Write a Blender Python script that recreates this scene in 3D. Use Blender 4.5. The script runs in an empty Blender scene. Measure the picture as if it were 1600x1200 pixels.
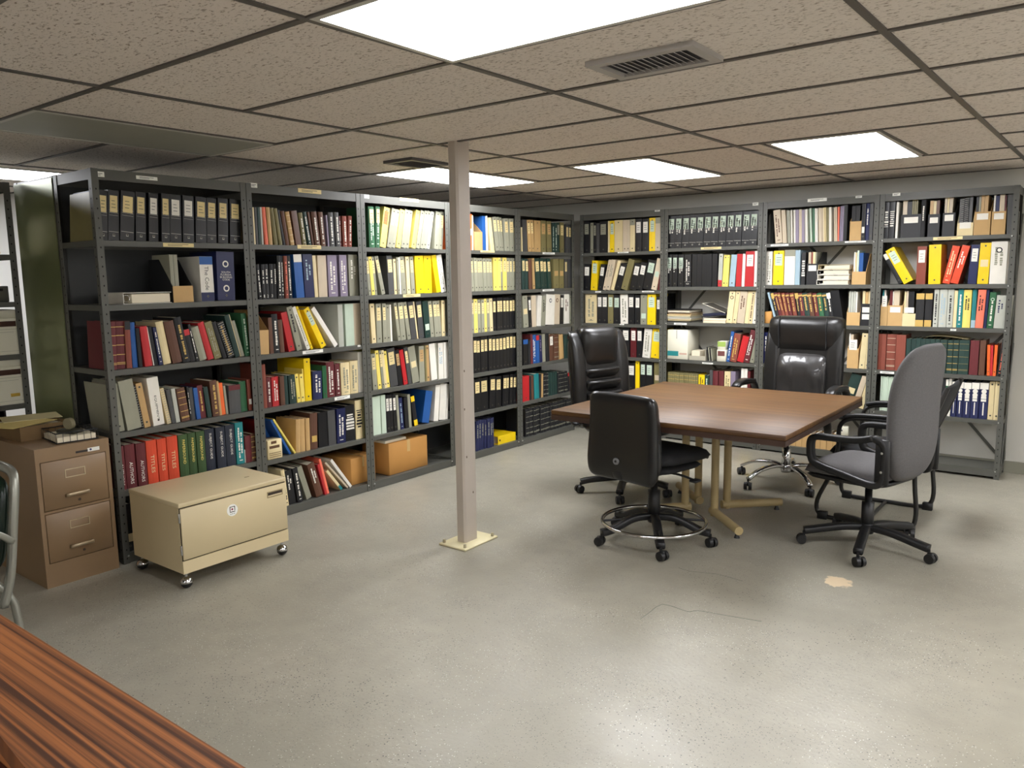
import bpy, bmesh, math, random
from mathutils import Vector, Matrix
C = bpy.context.scene
COL = C.collection
R = math.radians
rng = random.Random(11)

# ------------------------------------------------------------------ camera, world, exposure, lights
CAM = Vector((4.232, -1.9683, 1.5509))
PITCH, ROLL, YAW, FPX = 0.1375, -0.0144, -0.6549, 1219.83
FW = Vector((math.sin(YAW)*math.cos(PITCH), math.cos(YAW)*math.cos(PITCH), -math.sin(PITCH)))
_rt = Vector((math.cos(YAW), -math.sin(YAW), 0)); _up = _rt.cross(FW)
RT = math.cos(ROLL)*_rt + math.sin(ROLL)*_up
UP = -math.sin(ROLL)*_rt + math.cos(ROLL)*_up
cam = bpy.data.objects.new('camera', bpy.data.cameras.new('camera')); COL.objects.link(cam)
cam.matrix_world = Matrix(((RT.x, UP.x, -FW.x, CAM.x), (RT.y, UP.y, -FW.y, CAM.y), (RT.z, UP.z, -FW.z, CAM.z), (0, 0, 0, 1)))
cam.data.sensor_width = 36; cam.data.lens = 36*FPX/1600; cam.data.clip_start = 0.05
C.camera = cam
w = bpy.data.worlds.new('world'); C.world = w; w.use_nodes = True
w.node_tree.nodes['Background'].inputs[0].default_value = (0.9, 0.95, 1, 1)
w.node_tree.nodes['Background'].inputs[1].default_value = 0.0
C.view_settings.view_transform = 'Standard'; C.view_settings.look = 'None'
C.view_settings.gamma = 1; C.view_settings.use_curve_mapping = False
C.view_settings.exposure = 1.22
C.cycles.max_bounces = 8; C.cycles.diffuse_bounces = 6; C.cycles.glossy_bounces = 3
C.cycles.sample_clamp_indirect = 6
LAMP = 11.0           # radiance of a lit ceiling panel
ZC, P, HT, YB = 2.285, 0.915, 2.135, 4.68
WALL_B = 4.99
# ceiling panels: x0, x1, y0, y1, lit, label
PANELS = [
    (2.37, 3.59, -0.46, 0.145, .62, 'large lit ceiling light panel nearest, cut by the photo top edge'),
    (1.23, 1.83, 2.62, 3.83, 1.1, 'lit ceiling light panel above the far table end, middle of three'),
    (2.59, 3.19, 2.60, 3.80, 1, 'lit ceiling light panel over the right back shelves, rightmost'),
    (-0.02, 0.57, 1.97, 3.18, .75, 'lit ceiling light panel half hidden behind the steel post'),
    (-2.05, -1.45, -0.68, 0.53, 1, 'lit ceiling light panel at far left above the file boxes'),
    (-0.08, 0.53, -0.46, 0.745, 0, 'unlit grey ceiling light panel at left above the file cabinet'),
]
FILL_PANELS = [(4.9, 6.1, -4.1, -3.5), (2.4, 3.6, -4.4, -3.8), (6.2, 6.8, 2.6, 3.8), (4.86, 6.08, 1.36, 1.965), (4.86, 6.08, -1.67, -1.06)]  # unseen panels added as fill light to brighten the shelf fronts

# ------------------------------------------------------------------ pixel <-> place (used to read positions off the photo, on real planes)
def ray(u, v): return FW + (u-800)/FPX*RT - (v-600)/FPX*UP
def pt(u, v, axis, val):
    d = ray(u, v); t = (val-CAM[axis])/d[axis]; return CAM + t*d
def along(side, u, z):
    """coordinate along a shelf front (side 'A': y, 'B': x) at height z seen at pixel column u"""
    ax, val, al = (0, -0.025, 1) if side == 'A' else (1, YB+0.025, 0)
    a = (u-800)/FPX; m = FW + a*RT
    a1, b1, c1 = m[ax], -UP[ax], val-CAM[ax]
    a2, b2, c2 = m.z, -UP.z, z-CAM.z
    D = a1*b2-a2*b1; t = (c1*b2-c2*b1)/D; tb = (a1*c2-a2*c1)/D
    return CAM[al] + t*m[al] - tb*UP[al]
def onfront(side, u, v):
    p = pt(u, v, 0, -0.025) if side == 'A' else pt(u, v, 1, YB+0.025)
    return (p.y if side == 'A' else p.x), p.z

# ------------------------------------------------------------------ materials
def lin(c):
    return tuple((x/255/12.92 if x/255 <= .04045 else ((x/255+.055)/1.055)**2.4) for x in c)
MATS = {}
def mat(name, rgb, rough=.5, metal=0, vary=0, noise=0, nscale=30, bump=0, bscale=200, coat=0, spec=.5, emit=0):
    if name in MATS: return MATS[name]
    m = bpy.data.materials.new(name); m.use_nodes = True; MATS[name] = m
    nt = m.node_tree; b = nt.nodes['Principled BSDF']; L = nt.links.new
    c = (*lin(rgb), 1)
    b.inputs['Base Color'].default_value = c; b.inputs['Roughness'].default_value = rough
    b.inputs['Metallic'].default_value = metal; b.inputs['Specular IOR Level'].default_value = spec
    b.inputs['Coat Weight'].default_value = coat
    if emit:
        b.inputs['Emission Color'].default_value = c; b.inputs['Emission Strength'].default_value = emit
    tc = None
    if noise or bump:
        tc = nt.nodes.new('ShaderNodeTexCoord')
    src = None
    if noise:
        n = nt.nodes.new('ShaderNodeTexNoise'); n.inputs['Scale'].default_value = nscale; n.inputs['Detail'].default_value = 4
        L(tc.outputs['Object'], n.inputs['Vector'])
        mr = nt.nodes.new('ShaderNodeMapRange'); mr.inputs[1].default_value = .25; mr.inputs[2].default_value = .75
        mr.inputs[3].default_value = 1-noise; mr.inputs[4].default_value = 1+noise
        L(n.outputs['Fac'], mr.inputs[0]); src = mr.outputs[0]
    if vary:
        oi = nt.nodes.new('ShaderNodeObjectInfo')
        mv = nt.nodes.new('ShaderNodeMapRange'); mv.inputs[3].default_value = 1-vary; mv.inputs[4].default_value = 1+vary
        L(oi.outputs['Random'], mv.inputs[0])
        if src:
            mu = nt.nodes.new('ShaderNodeMath'); mu.operation = 'MULTIPLY'; L(src, mu.inputs[0]); L(mv.outputs[0], mu.inputs[1]); src = mu.outputs[0]
        else: src = mv.outputs[0]
    if src:
        h = nt.nodes.new('ShaderNodeHueSaturation'); h.inputs['Color'].default_value = c
        L(src, h.inputs['Value']); L(h.outputs[0], b.inputs['Base Color'])
    if bump:
        n2 = nt.nodes.new('ShaderNodeTexNoise'); n2.inputs['Scale'].default_value = bscale; n2.inputs['Detail'].default_value = 3
        L(tc.outputs['Object'], n2.inputs['Vector'])
        bp = nt.nodes.new('ShaderNodeBump'); bp.inputs['Strength'].default_value = bump; bp.inputs['Distance'].default_value = .002
        L(n2.outputs['Fac'], bp.inputs['Height']); L(bp.outputs[0], b.inputs['Normal'])
    return m

# ------------------------------------------------------------------ mesh builder
class MB:
    def __init__(s): s.v = []; s.f = []; s.m = []; s.s = []
    def add(s, vs, fs, mi=0, smooth=False, xf=None):
        o = len(s.v)
        s.v += [tuple(xf @ Vector(p)) if xf is not None else tuple(p) for p in vs]
        for f in fs: s.f.append([o+i for i in f]); s.m.append(mi); s.s.append(smooth)
        return s
    def box(s, a, b, mi=0, xf=None):
        x0, y0, z0 = a; x1, y1, z1 = b
        vs = [(x0,y0,z0),(x1,y0,z0),(x1,y1,z0),(x0,y1,z0),(x0,y0,z1),(x1,y0,z1),(x1,y1,z1),(x0,y1,z1)]
        return s.add(vs, [(3,2,1,0),(4,5,6,7),(0,1,5,4),(1,2,6,5),(2,3,7,6),(3,0,4,7)], mi, False, xf)
    def rbox(s, a, b, r=.006, seg=2, mi=0, xf=None):
        bm = bmesh.new(); bmesh.ops.create_cube(bm, size=1)
        for v in bm.verts: v.co = Vector([(a[i]+b[i])/2 + v.co[i]*(b[i]-a[i]) for i in range(3)])
        bmesh.ops.bevel(bm, geom=bm.edges[:], offset=r, segments=seg, profile=.5, affect='EDGES')
        bm.verts.index_update(); vs = [v.co.copy() for v in bm.verts]; fs = [[v.index for v in f.verts] for f in bm.faces]; bm.free()
        return s.add(vs, fs, mi, True, xf)
    def prism(s, poly, z0, z1, mi=0, xf=None, smooth=False):
        n = len(poly); vs = [(x, y, z0) for x, y in poly] + [(x, y, z1) for x, y in poly]
        fs = [tuple(range(n))[::-1], tuple(range(n, 2*n))]
        s.add(vs, fs, mi, False, xf)
        o = len(s.v)-2*n
        for i in range(n):
            j = (i+1) % n; s.f.append([o+i, o+j, o+n+j, o+n+i]); s.m.append(mi); s.s.append(smooth)
        return s
    def cyl(s, p0, p1, r0, r1=None, n=14, mi=0, caps=True, smooth=True):
        p0 = Vector(p0); p1 = Vector(p1); r1 = r0 if r1 is None else r1
        z = (p1-p0).normalized(); x = z.orthogonal().normalized(); y = z.cross(x)
        vs = []
        for p, r in ((p0, r0), (p1, r1)):
            vs += [p + r*(math.cos(2*math.pi*i/n)*x + math.sin(2*math.pi*i/n)*y) for i in range(n)]
        s.add(vs, [(i, (i+1) % n, n+(i+1) % n, n+i) for i in range(n)], mi, smooth)
        if caps: s.add(vs[:n], [tuple(range(n))[::-1]], mi); s.add(vs[n:], [tuple(range(n))], mi)
        return s
    def lathe(s, prof, c=(0,0,0), n=20, mi=0, xf=None):
        vs = []; fs = []
        for r, z in prof:
            vs += [(c[0]+r*math.cos(2*math.pi*i/n), c[1]+r*math.sin(2*math.pi*i/n), c[2]+z) for i in range(n)]
        for k in range(len(prof)-1):
            fs += [(k*n+i, k*n+(i+1) % n, (k+1)*n+(i+1) % n, (k+1)*n+i) for i in range(n)]
        fs += [tuple(range(n))[::-1], tuple(range((len(prof)-1)*n, len(prof)*n))]
        return s.add(vs, fs, mi, True, xf)
    def tube(s, pts, r, n=8, mi=0, closed=False, sub=4, flat=1.0):
        P = [Vector(p) for p in pts]
        if sub > 1 and len(P) > 2:
            Q = []; N = len(P); rngk = N if closed else N-1
            for i in range(rngk):
                p0 = P[(i-1) % N] if closed or i > 0 else P[i]; p1 = P[i]; p2 = P[(i+1) % N]
                p3 = P[(i+2) % N] if closed or i+2 < N else p2
                for k in range(sub):
                    t = k/sub
                    Q.append(.5*((2*p1)+(p2-p0)*t+(2*p0-5*p1+4*p2-p3)*t*t+(3*p1-p0-3*p2+p3)*t**3))
            if not closed: Q.append(P[-1])
            P = Q
        N = len(P); vs = []; x = None
        for i, p in enumerate(P):
            a = P[(i-1) % N] if closed or i > 0 else p; b = P[(i+1) % N] if closed or i < N-1 else p
            t = (b-a).normalized()
            if x is None: x = t.orthogonal().normalized()
            x = (x - x.dot(t)*t).normalized(); y = t.cross(x)
            vs += [p + r*(math.cos(2*math.pi*k/n)*x + flat*math.sin(2*math.pi*k/n)*y) for k in range(n)]
        fs = []
        for i in range(N if closed else N-1):
            j = (i+1) % N
            fs += [(i*n+k, i*n+(k+1) % n, j*n+(k+1) % n, j*n+k) for k in range(n)]
        s.add(vs, fs, mi, True)
        if not closed:
            s.add(vs[:n], [tuple(range(n))[::-1]], mi); s.add(vs[-n:], [tuple(range(n))], mi)
        return s
    def ribbon(s, pts, hw, ht, mi=0, side=(0,1,0), sub=5):
        """rectangular bar swept along pts: half width hw along `side`, half thickness ht"""
        P = [Vector(p) for p in pts]; Q = []; N = len(P)
        for i in range(N-1):
            p0 = P[max(i-1,0)]; p1 = P[i]; p2 = P[i+1]; p3 = P[min(i+2,N-1)]
            for k in range(sub):
                t = k/sub; Q.append(.5*((2*p1)+(p2-p0)*t+(2*p0-5*p1+4*p2-p3)*t*t+(3*p1-p0-3*p2+p3)*t**3))
        Q.append(P[-1]); S = Vector(side).normalized(); vs = []; n = 8
        for i, p in enumerate(Q):
            t = (Q[min(i+1,len(Q)-1)]-Q[max(i-1,0)]).normalized(); y = t.cross(S).normalized()
            for cx, cy in ((-1,-.5),(-.8,-1),(.8,-1),(1,-.5),(1,.5),(.8,1),(-.8,1),(-1,.5)): vs.append(p + S*hw*cx + y*ht*cy)
        fs = [(i*n+k, i*n+(k+1) % n, (i+1)*n+(k+1) % n, (i+1)*n+k) for i in range(len(Q)-1) for k in range(n)]
        fs += [tuple(range(n))[::-1], tuple(range(len(vs)-n, len(vs)))]
        return s.add(vs, fs, mi, True)
    def pillow(s, fmap, wf, h, tf, tb, nu=14, nv=14, e=5, p=5, mi=0):
        """cushion: across u, along v; wf(v) half-width; tf/tb thickness front/back; fmap(a,b,c,u,v)->xyz"""
        idx = {}; vs = []; fs = []
        for side in (1, -1):
            for j in range(nv+1):
                for i in range(nu+1):
                    u = -1+2*i/nu; v = -1+2*j/nv; u = math.sin(u*math.pi/2)*.5+u*.5; v = math.sin(v*math.pi/2)*.5+v*.5
                    mx = max(abs(u), abs(v))
                    if mx >= .9999 and side == -1: idx[(side,i,j)] = idx[(1,i,j)]; continue
                    sc = mx/((abs(u)**e+abs(v)**e)**(1/e)) if mx > 1e-6 else 1
                    uu, vv = u*sc, v*sc; th = math.sqrt(max(0, 1-mx**p))
                    c = tf*th if side == 1 else -tb*th
                    idx[(side,i,j)] = len(vs); vs.append(fmap(uu*wf(vv), vv*h/2, c, uu, vv))
            for j in range(nv):
                for i in range(nu):
                    q = [idx[(side,i,j)], idx[(side,i+1,j)], idx[(side,i+1,j+1)], idx[(side,i,j+1)]]
                    fs.append(q if side == 1 else q[::-1])
        return s.add(vs, fs, mi, True)
    def mesh(s, name, mats):
        me = bpy.data.meshes.new(name); me.from_pydata(s.v, [], s.f)
        for m in mats: me.materials.append(m)
        me.polygons.foreach_set('material_index', s.m); me.polygons.foreach_set('use_smooth', s.s)
        me.update(); return me
def obj(name, mb, mats, parent=None, loc=None, rot=None, **props):
    if not isinstance(mats, (list, tuple)): mats = [mats]
    me = mb.mesh(name, mats) if isinstance(mb, MB) else mb
    o = bpy.data.objects.new(name, me); COL.objects.link(o)
    if parent: o.parent = parent
    if loc is not None: o.location = loc
    if rot is not None: o.rotation_euler = rot
    for k, v in props.items(): o[k] = v
    return o
def thing(name, label, cat, loc=(0,0,0), rotz=0, group=None):
    o = bpy.data.objects.new(name, None); COL.objects.link(o); o.empty_display_size = .1
    o.location = loc; o.rotation_euler = (0, 0, rotz); o['label'] = label; o['category'] = cat
    if group: o['group'] = group
    return o
def tag(o, label, cat, group=None):
    o['label'] = label; o['category'] = cat
    if group: o['group'] = group
    return o
def struct(name, mb, mats, parent=None):
    o = obj(name, mb, mats, parent)
    if not parent: o['kind'] = 'structure'
    return o
def hull_normals(me):
    bm = bmesh.new(); bm.from_mesh(me); bmesh.ops.recalc_face_normals(bm, faces=bm.faces); bm.to_mesh(me); bm.free()

_txt = {}
def text_mesh(s):
    """glyph outlines of a string, scaled into x 0..1, y 0..1; returns verts, faces, aspect"""
    if s in _txt: return _txt[s]
    cu = bpy.data.curves.new('lettering', 'FONT'); cu.body = s; cu.resolution_u = 2; cu.align_x = 'LEFT'; cu.space_line = .95
    if '\n' in s: cu.align_x = 'CENTER'
    o = bpy.data.objects.new('lettering', cu); COL.objects.link(o)
    dg = bpy.context.evaluated_depsgraph_get(); me = o.evaluated_get(dg).to_mesh()
    vs = [v.co.copy() for v in me.vertices]; fs = [list(p.vertices) for p in me.polygons]
    o.evaluated_get(dg).to_mesh_clear(); bpy.data.objects.remove(o); bpy.data.curves.remove(cu)
    x0 = min(v.x for v in vs); x1 = max(v.x for v in vs); y0 = min(v.y for v in vs); y1 = max(v.y for v in vs)
    out = [((v.x-x0)/(x1-x0), (v.y-y0)/(y1-y0)) for v in vs]
    _txt[s] = (out, fs, (x1-x0)/(y1-y0)); return _txt[s]

# common materials
STEEL = mat('shelf_grey_enamel', (84, 84, 78), .42, 0, 0, .08, 6, 0)
HOLE = mat('dark_hole', (12, 12, 12), .8)
BOLT = mat('zinc_bolt', (190, 190, 185), .35, .6)
BACKP = mat('shelf_back_enamel', (52, 54, 54), .5)
PAPER = mat('paper_block', (225, 215, 190), .8, 0, .06)
LABW = mat('label_white', (238, 238, 230), .6, 0, .05)
LABC = mat('label_cream', (230, 209, 150), .6, 0, .06)
INK = mat('ink_grey', (70, 72, 78), .7)
BLACKP = mat('black_plastic', (22, 22, 23), .45)
LEATHER = mat('black_leather', (27, 26, 25), .30, 0, 0, .1, 30, .25, 260)
CHROME = mat('chrome', (200, 200, 200), .12, 1)
# ------------------------------------------------------------------ room shell
def floor_mat():
    m = bpy.data.materials.new('grey_epoxy_floor'); m.use_nodes = True; nt = m.node_tree; L = nt.links.new
    b = nt.nodes['Principled BSDF']; tc = nt.nodes.new('ShaderNodeTexCoord')
    def noise(sc, det=3):
        n = nt.nodes.new('ShaderNodeTexNoise'); n.inputs['Scale'].default_value = sc; n.inputs['Detail'].default_value = det
        L(tc.outputs['Object'], n.inputs['Vector']); return n.outputs['Fac']
    def mrange(src, a, c, lo, hi):
        n = nt.nodes.new('ShaderNodeMapRange'); n.inputs[1].default_value = a; n.inputs[2].default_value = c
        n.inputs[3].default_value = lo; n.inputs[4].default_value = hi; L(src, n.inputs[0]); return n.outputs[0]
    def mix(f, c1, c2):
        n = nt.nodes.new('ShaderNodeMix'); n.data_type = 'RGBA'
        L(f, n.inputs[0])
        for i, c in ((6, c1), (7, c2)):
            if isinstance(c, tuple): n.inputs[i].default_value = (*lin(c), 1)
            else: L(c, n.inputs[i])
        return n.outputs[2]
    def mul(a, c):
        n = nt.nodes.new('ShaderNodeMath'); n.operation = 'MULTIPLY'; L(a, n.inputs[0]); L(c, n.inputs[1]); return n.outputs[0]
    base = mix(mrange(noise(.9, 3), .3, .7, 0, 1), (145, 141, 127), (160, 155, 140))
    base = mix(mrange(noise(9, 4), .35, .75, 0, .5), base, (137, 133, 120))
    for sc, colr, thr, dens in ((88, (62, 62, 60), .2, 1.7), (112, (208, 206, 196), .19, 2.3), (150, (92, 92, 90), .24, 3.1)):
        v = nt.nodes.new('ShaderNodeTexVoronoi'); v.inputs['Scale'].default_value = sc
        L(tc.outputs['Object'], v.inputs['Vector'])
        spot = mrange(v.outputs['Distance'], thr, thr*1.35, 1, 0)
        sep = nt.nodes.new('ShaderNodeSeparateColor'); L(v.outputs['Color'], sep.inputs[0])
        keep = mrange(sep.outputs[0], .74, .75, 0, 1)
        patch = mrange(noise(dens, 4), .44, .6, .1, 1)
        base = mix(mul(mul(spot, keep), patch), base, colr)
    # one bare worn patch in the paint
    vm = nt.nodes.new('ShaderNodeVectorMath'); vm.operation = 'DISTANCE'; vm.inputs[1].default_value = (3.235, 2.005, 0)
    L(tc.outputs['Object'], vm.inputs[0])
    ad = nt.nodes.new('ShaderNodeMath'); ad.operation = 'MULTIPLY_ADD'; L(noise(28, 3), ad.inputs[0]); ad.inputs[1].default_value = .09; L(vm.outputs['Value'], ad.inputs[2])
    base = mix(mrange(ad.outputs[0], .105, .115, 1, 0), base, (208, 188, 156))
    L(base, b.inputs['Base Color'])
    L(mrange(noise(3, 4), .3, .7, .3, .46), b.inputs['Roughness'])
    bp = nt.nodes.new('ShaderNodeBump'); bp.inputs['Strength'].default_value = .25; bp.inputs['Distance'].default_value = .004
    L(noise(60, 4), bp.inputs['Height']); L(bp.outputs[0], b.inputs['Normal'])
    return m
def tile_mat():
    m = bpy.data.materials.new('fissured_ceiling_tile'); m.use_nodes = True; nt = m.node_tree; L = nt.links.new
    b = nt.nodes['Principled BSDF']; tc = nt.nodes.new('ShaderNodeTexCoord'); mp = nt.nodes.new('ShaderNodeMapping')
    mp.inputs['Scale'].default_value = (1.7, 3.4, 1); L(tc.outputs['Object'], mp.inputs[0])
    n = nt.nodes.new('ShaderNodeTexNoise'); n.inputs['Scale'].default_value = 34; n.inputs['Detail'].default_value = 3; n.inputs['Distortion'].default_value = .6
    L(mp.outputs[0], n.inputs['Vector'])
    r = nt.nodes.new('ShaderNodeValToRGB'); r.color_ramp.elements[0].position = .32; r.color_ramp.elements[1].position = .44
    r.color_ramp.elements[0].color = (*lin((150, 137, 124)), 1); r.color_ramp.elements[1].color = (*lin((222, 213, 204)), 1)
    L(n.outputs['Fac'], r.inputs[0]); L(r.outputs[0], b.inputs['Base Color']); b.inputs['Roughness'].default_value = .9
    bp = nt.nodes.new('ShaderNodeBump'); bp.inputs['Strength'].default_value = .5; bp.inputs['Distance'].default_value = .006
    L(n.outputs['Fac'], bp.inputs['Height']); L(bp.outputs[0], b.inputs['Normal'])
    return m
X0, X1, Y0 = -3.0, 7.3, -5.0
fl = struct('floor', MB().box((X0, Y0, -.05), (X1, WALL_B+.1, 0)), floor_mat())
cr = mat('floor_crack_line', (112, 118, 106), .7)
ck = MB().tube([pt(a, b, 2, .0004) for a, b in ((1000,968),(1016,956),(1035,944),(1066,953),(1078,956),(1090,954),(1130,961),(1190,971))], .0016, 5, sub=2)
ck.tube([pt(a, b, 2, .0004) for a, b in ((1060,887),(1080,893),(1120,897),(1160,908))], .0011, 5, sub=2)
struct('floor_crack', ck, cr, fl)
WALLM = mat('wall_paint', (194, 192, 184), .7, 0, 0, .04, 2, .15, 120)
struct('wall_back', MB().box((X0, WALL_B, 0), (X1, WALL_B+.1, ZC+.1)), WALLM)
WALLW = mat('bounce_wall_paint', (230, 228, 222), .7, 0, 0, .04, 2, .15, 120)  # left, right and front walls lightened to bounce extra fill light
struct('wall_left', MB().box((X0-.1, Y0, 0), (X0, WALL_B+.1, ZC+.1)), WALLW)
struct('wall_right', MB().box((X1, Y0, 0), (X1+.1, WALL_B+.1, ZC+.1)), WALLW)
struct('wall_front', MB().box((X0-.1, Y0-.1, 0), (X1+.1, Y0, ZC+.1)), WALLW)
struct('baseboard_back', MB().box((3.0, WALL_B-.012, 0), (X1, WALL_B, .09)), mat('baseboard_paint', (128, 126, 112), .5))
struct('ceiling', MB().box((X0, Y0, ZC), (X1, WALL_B+.1, ZC+.08)), tile_mat())
# suspended grid
gb = MB(); bw = .012; zg = ZC-.006
XL = [-2.47, -1.25, -.03, 1.19, 2.41, 3.64, 4.86, 6.08]
YL = [.145+.605*k for k in range(-8, 9)]
def sk(x, y): return x+.022*(y-2)      # the long runners sit about a degree off square
def slant(x, y0, y1, w_):
    gb.add([(sk(x, y)+s*w_, y, z) for y in (y0, y1) for s in (-1, 1) for z in (zg, ZC+.001)], [(0,1,3,2),(4,6,7,5),(0,4,5,1),(2,3,7,6),(0,2,6,4),(1,5,7,3)])
for x in XL: slant(x, Y0, WALL_B, bw)
GAPS = [(1.19, 2.41, 2.6, 3.75), (2.41, 3.64, 2.6, 3.75), (-.03, 1.19, -.4, .7), (-.03, .58, 2.0, 3.1), (-2.47, -1.25, -.6, .5)]
allx = [X0]+XL+[X1]
for y in YL:
    for a, b in zip(allx, allx[1:]):
        if any(g[0]-.02 <= a and b <= g[1]+.02 and g[2] < y < g[3] for g in GAPS): continue
        gb.box((sk(a, y)+bw, y-bw, zg), (sk(b, y)-bw, y+bw, ZC+.001))
for x, y0, y1 in ((1.82, 2.57, 3.78), (3.18, 2.57, 3.78), (2.555, 2.57, 3.78), (.58, -.46, .75), (.58, 1.96, 3.17)): slant(x, y0, y1, bw*.8)
struct('trim_1', gb, mat('dark_ceiling_grid', (84, 80, 76), .5))
# ceiling light panels
GLOW = mat('lit_diffuser', (250, 251, 255), .5, emit=LAMP)
DEAD = mat('unlit_diffuser', (150, 150, 138), .35, 0, 0, .05, 4)
FRM = mat('panel_frame', (196, 194, 186), .5)
def panel(x0, x1, y0, y1, lit, label):
    t = thing('ceiling_light', label, 'ceiling light', ((x0+x1)/2, (y0+y1)/2, ZC-.0075), 0, 'ceiling light panels')
    a, b = (x1-x0)/2, (y1-y0)/2; f = MB(); q = .02
    for bx in (((-a,-b),(a,-b+q)), ((-a,b-q),(a,b)), ((-a,-b+q),(-a+q,b-q)), ((a-q,-b+q),(a,b-q))):
        f.box((*bx[0], 0), (*bx[1], .0072))
    obj('frame', f, FRM, t)
    obj('diffuser', MB().box((-a+q, -b+q, .002), (a-q, b-q, .0072)), (GLOW if lit == 1 else mat('lit_diffuser_%d' % int(lit*100), (250, 251, 255), .5, emit=LAMP*lit)) if lit else DEAD, t)
for p in PANELS: panel(*p)
for i, p in enumerate(FILL_PANELS):
    panel(*p, 1, (['added unseen ceiling light panel over the ledge at far right', 'added unseen ceiling light panel by the front wall', 'added unseen ceiling light panel by the right wall', 'added unseen ceiling light panel right of the table', 'added unseen ceiling light panel right of the camera', 'added unseen ceiling light panel behind the camera', 'added unseen ceiling light panel over the wooden ledge'])[i])
# vents
VM = mat('vent_enamel', (168, 164, 160), .5); VD = mat('vent_dark', (86, 84, 84), .6)
def vent(cx, cy, sx, sy, label, nsl, dark=False):
    t = thing('air_vent', label, 'vent', (cx, cy, ZC-.018), 0, 'ceiling air vents')
    q = .035; f = MB()
    for a, b in (((-sx/2,-sy/2),(sx/2,-sy/2+q)), ((-sx/2,sy/2-q),(sx/2,sy/2)), ((-sx/2,-sy/2+q),(-sx/2+q,sy/2-q)), ((sx/2-q,-sy/2+q),(sx/2,sy/2-q))):
        f.box((*a, 0), (*b, .0175))
    obj('frame', f, VD if dark else VM, t)
    obj('backing', MB().box((-sx/2+q, -sy/2+q, .014), (sx/2-q, sy/2-q, .0175)), mat('vent_shadow', (70, 68, 70), .8), t)
    xf0 = Matrix.Rotation(R(35), 4, 'Y')
    for k in range(nsl):
        x = -sx/2+q+(k+.5)*(sx-2*q)/nsl
        obj('slat', MB().box((-.006, -sy/2+q, -.0008), (.006, sy/2-q, .0008), 0, Matrix.Translation((x, 0, .008)) @ xf0), VD if dark else VM, t)
vent(2.915, .575, .40, .25, 'white slatted air vent beside the large lit ceiling panel', 14)
vent(.62, 1.76, .25, .34, 'small dark air vent in ceiling left of the steel post', 9, True)
# steel post
SP = mat('post_paint', (178, 168, 156), .42, 0, 0, .05, 5)
t = thing('support_post', 'cream painted square steel post standing mid-floor from floor to ceiling', 'post', (1.302, 1.392, 0))
a, b = .036, .058; c = .012
obj('column', MB().prism([(-a+c,-b),(a-c,-b),(a,-b+c),(a,b-c),(a-c,b),(-a+c,b),(-a,b-c),(-a,-b+c)], .012, ZC-.001, smooth=False), SP, t)
obj('base_plate', MB().rbox((-.095, -.145, 0), (.108, .155, .012), .003, 1), mat('plate_cream', (214, 204, 164), .45, 0, 0, .06, 20), t)
for x, y in ((-.075,-.12),(.085,-.12),(-.075,.13),(.085,.13)): obj('anchor_bolt', MB().cyl((x,y,.012),(x,y,.032),.009,.008,6), mat('bolt_dull', (176, 168, 140), .5, .3), t)
chip = mat('paint_chip', (96, 82, 70), .8)
for z, y in ((1.02, -.035), (.80, -.04), (.52, -.03), (.30,.02)): obj('paint_chip', MB().rbox((a-.0005, y-.004, z-.006), (a+.0007, y+.004, z+.006), .0003, 1), chip, t)

# ------------------------------------------------------------------ steel shelving
LEV = {}
for k in range(5): LEV['A%d' % (k+1)] = [1.767, 1.427, 1.078, .735, .397, .058]
LEV['A1'][4] = .41
LEV['B1'] = [1.763, 1.397, 1.075, .755, .425, .07]; LEV['B2'] = [1.78, 1.43, 1.107, .762, .43, .07]
LEV['B3'] = [1.79, 1.443, 1.116, .768, .44, .07]; LEV['B4'] = [1.797, 1.443, 1.12, .77, .443, .075]
DEPTH = {'A': .44, 'B': .30}
BAY = {'A1': 'first left bay', 'A2': 'second left bay', 'A3': 'third left bay', 'A4': 'fourth left bay', 'A5': 'left corner bay',
       'B1': 'back corner bay', 'B2': 'second back bay', 'B3': 'third back bay', 'B4': 'rightmost back bay'}
ULAB = {'A1': 'dark grey steel shelving unit nearest at left, behind the file cabinet', 'A2': 'dark grey steel shelving unit second along the left wall, two bays left of post',
        'A3': 'dark grey steel shelving unit just left of the steel post', 'A4': 'dark grey steel shelving unit just right of the steel post',
        'A5': 'dark grey steel shelving unit at the far end of the left row, in the corner', 'B1': 'dark grey steel shelving unit at the left end of the back wall row',
        'B2': 'dark grey steel shelving unit second from the corner on the back wall', 'B3': 'dark grey steel shelving unit behind the shiny black leather chair, back wall',
        'B4': 'dark grey steel shelving unit at the right end of the back wall, open bottom'}
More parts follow.
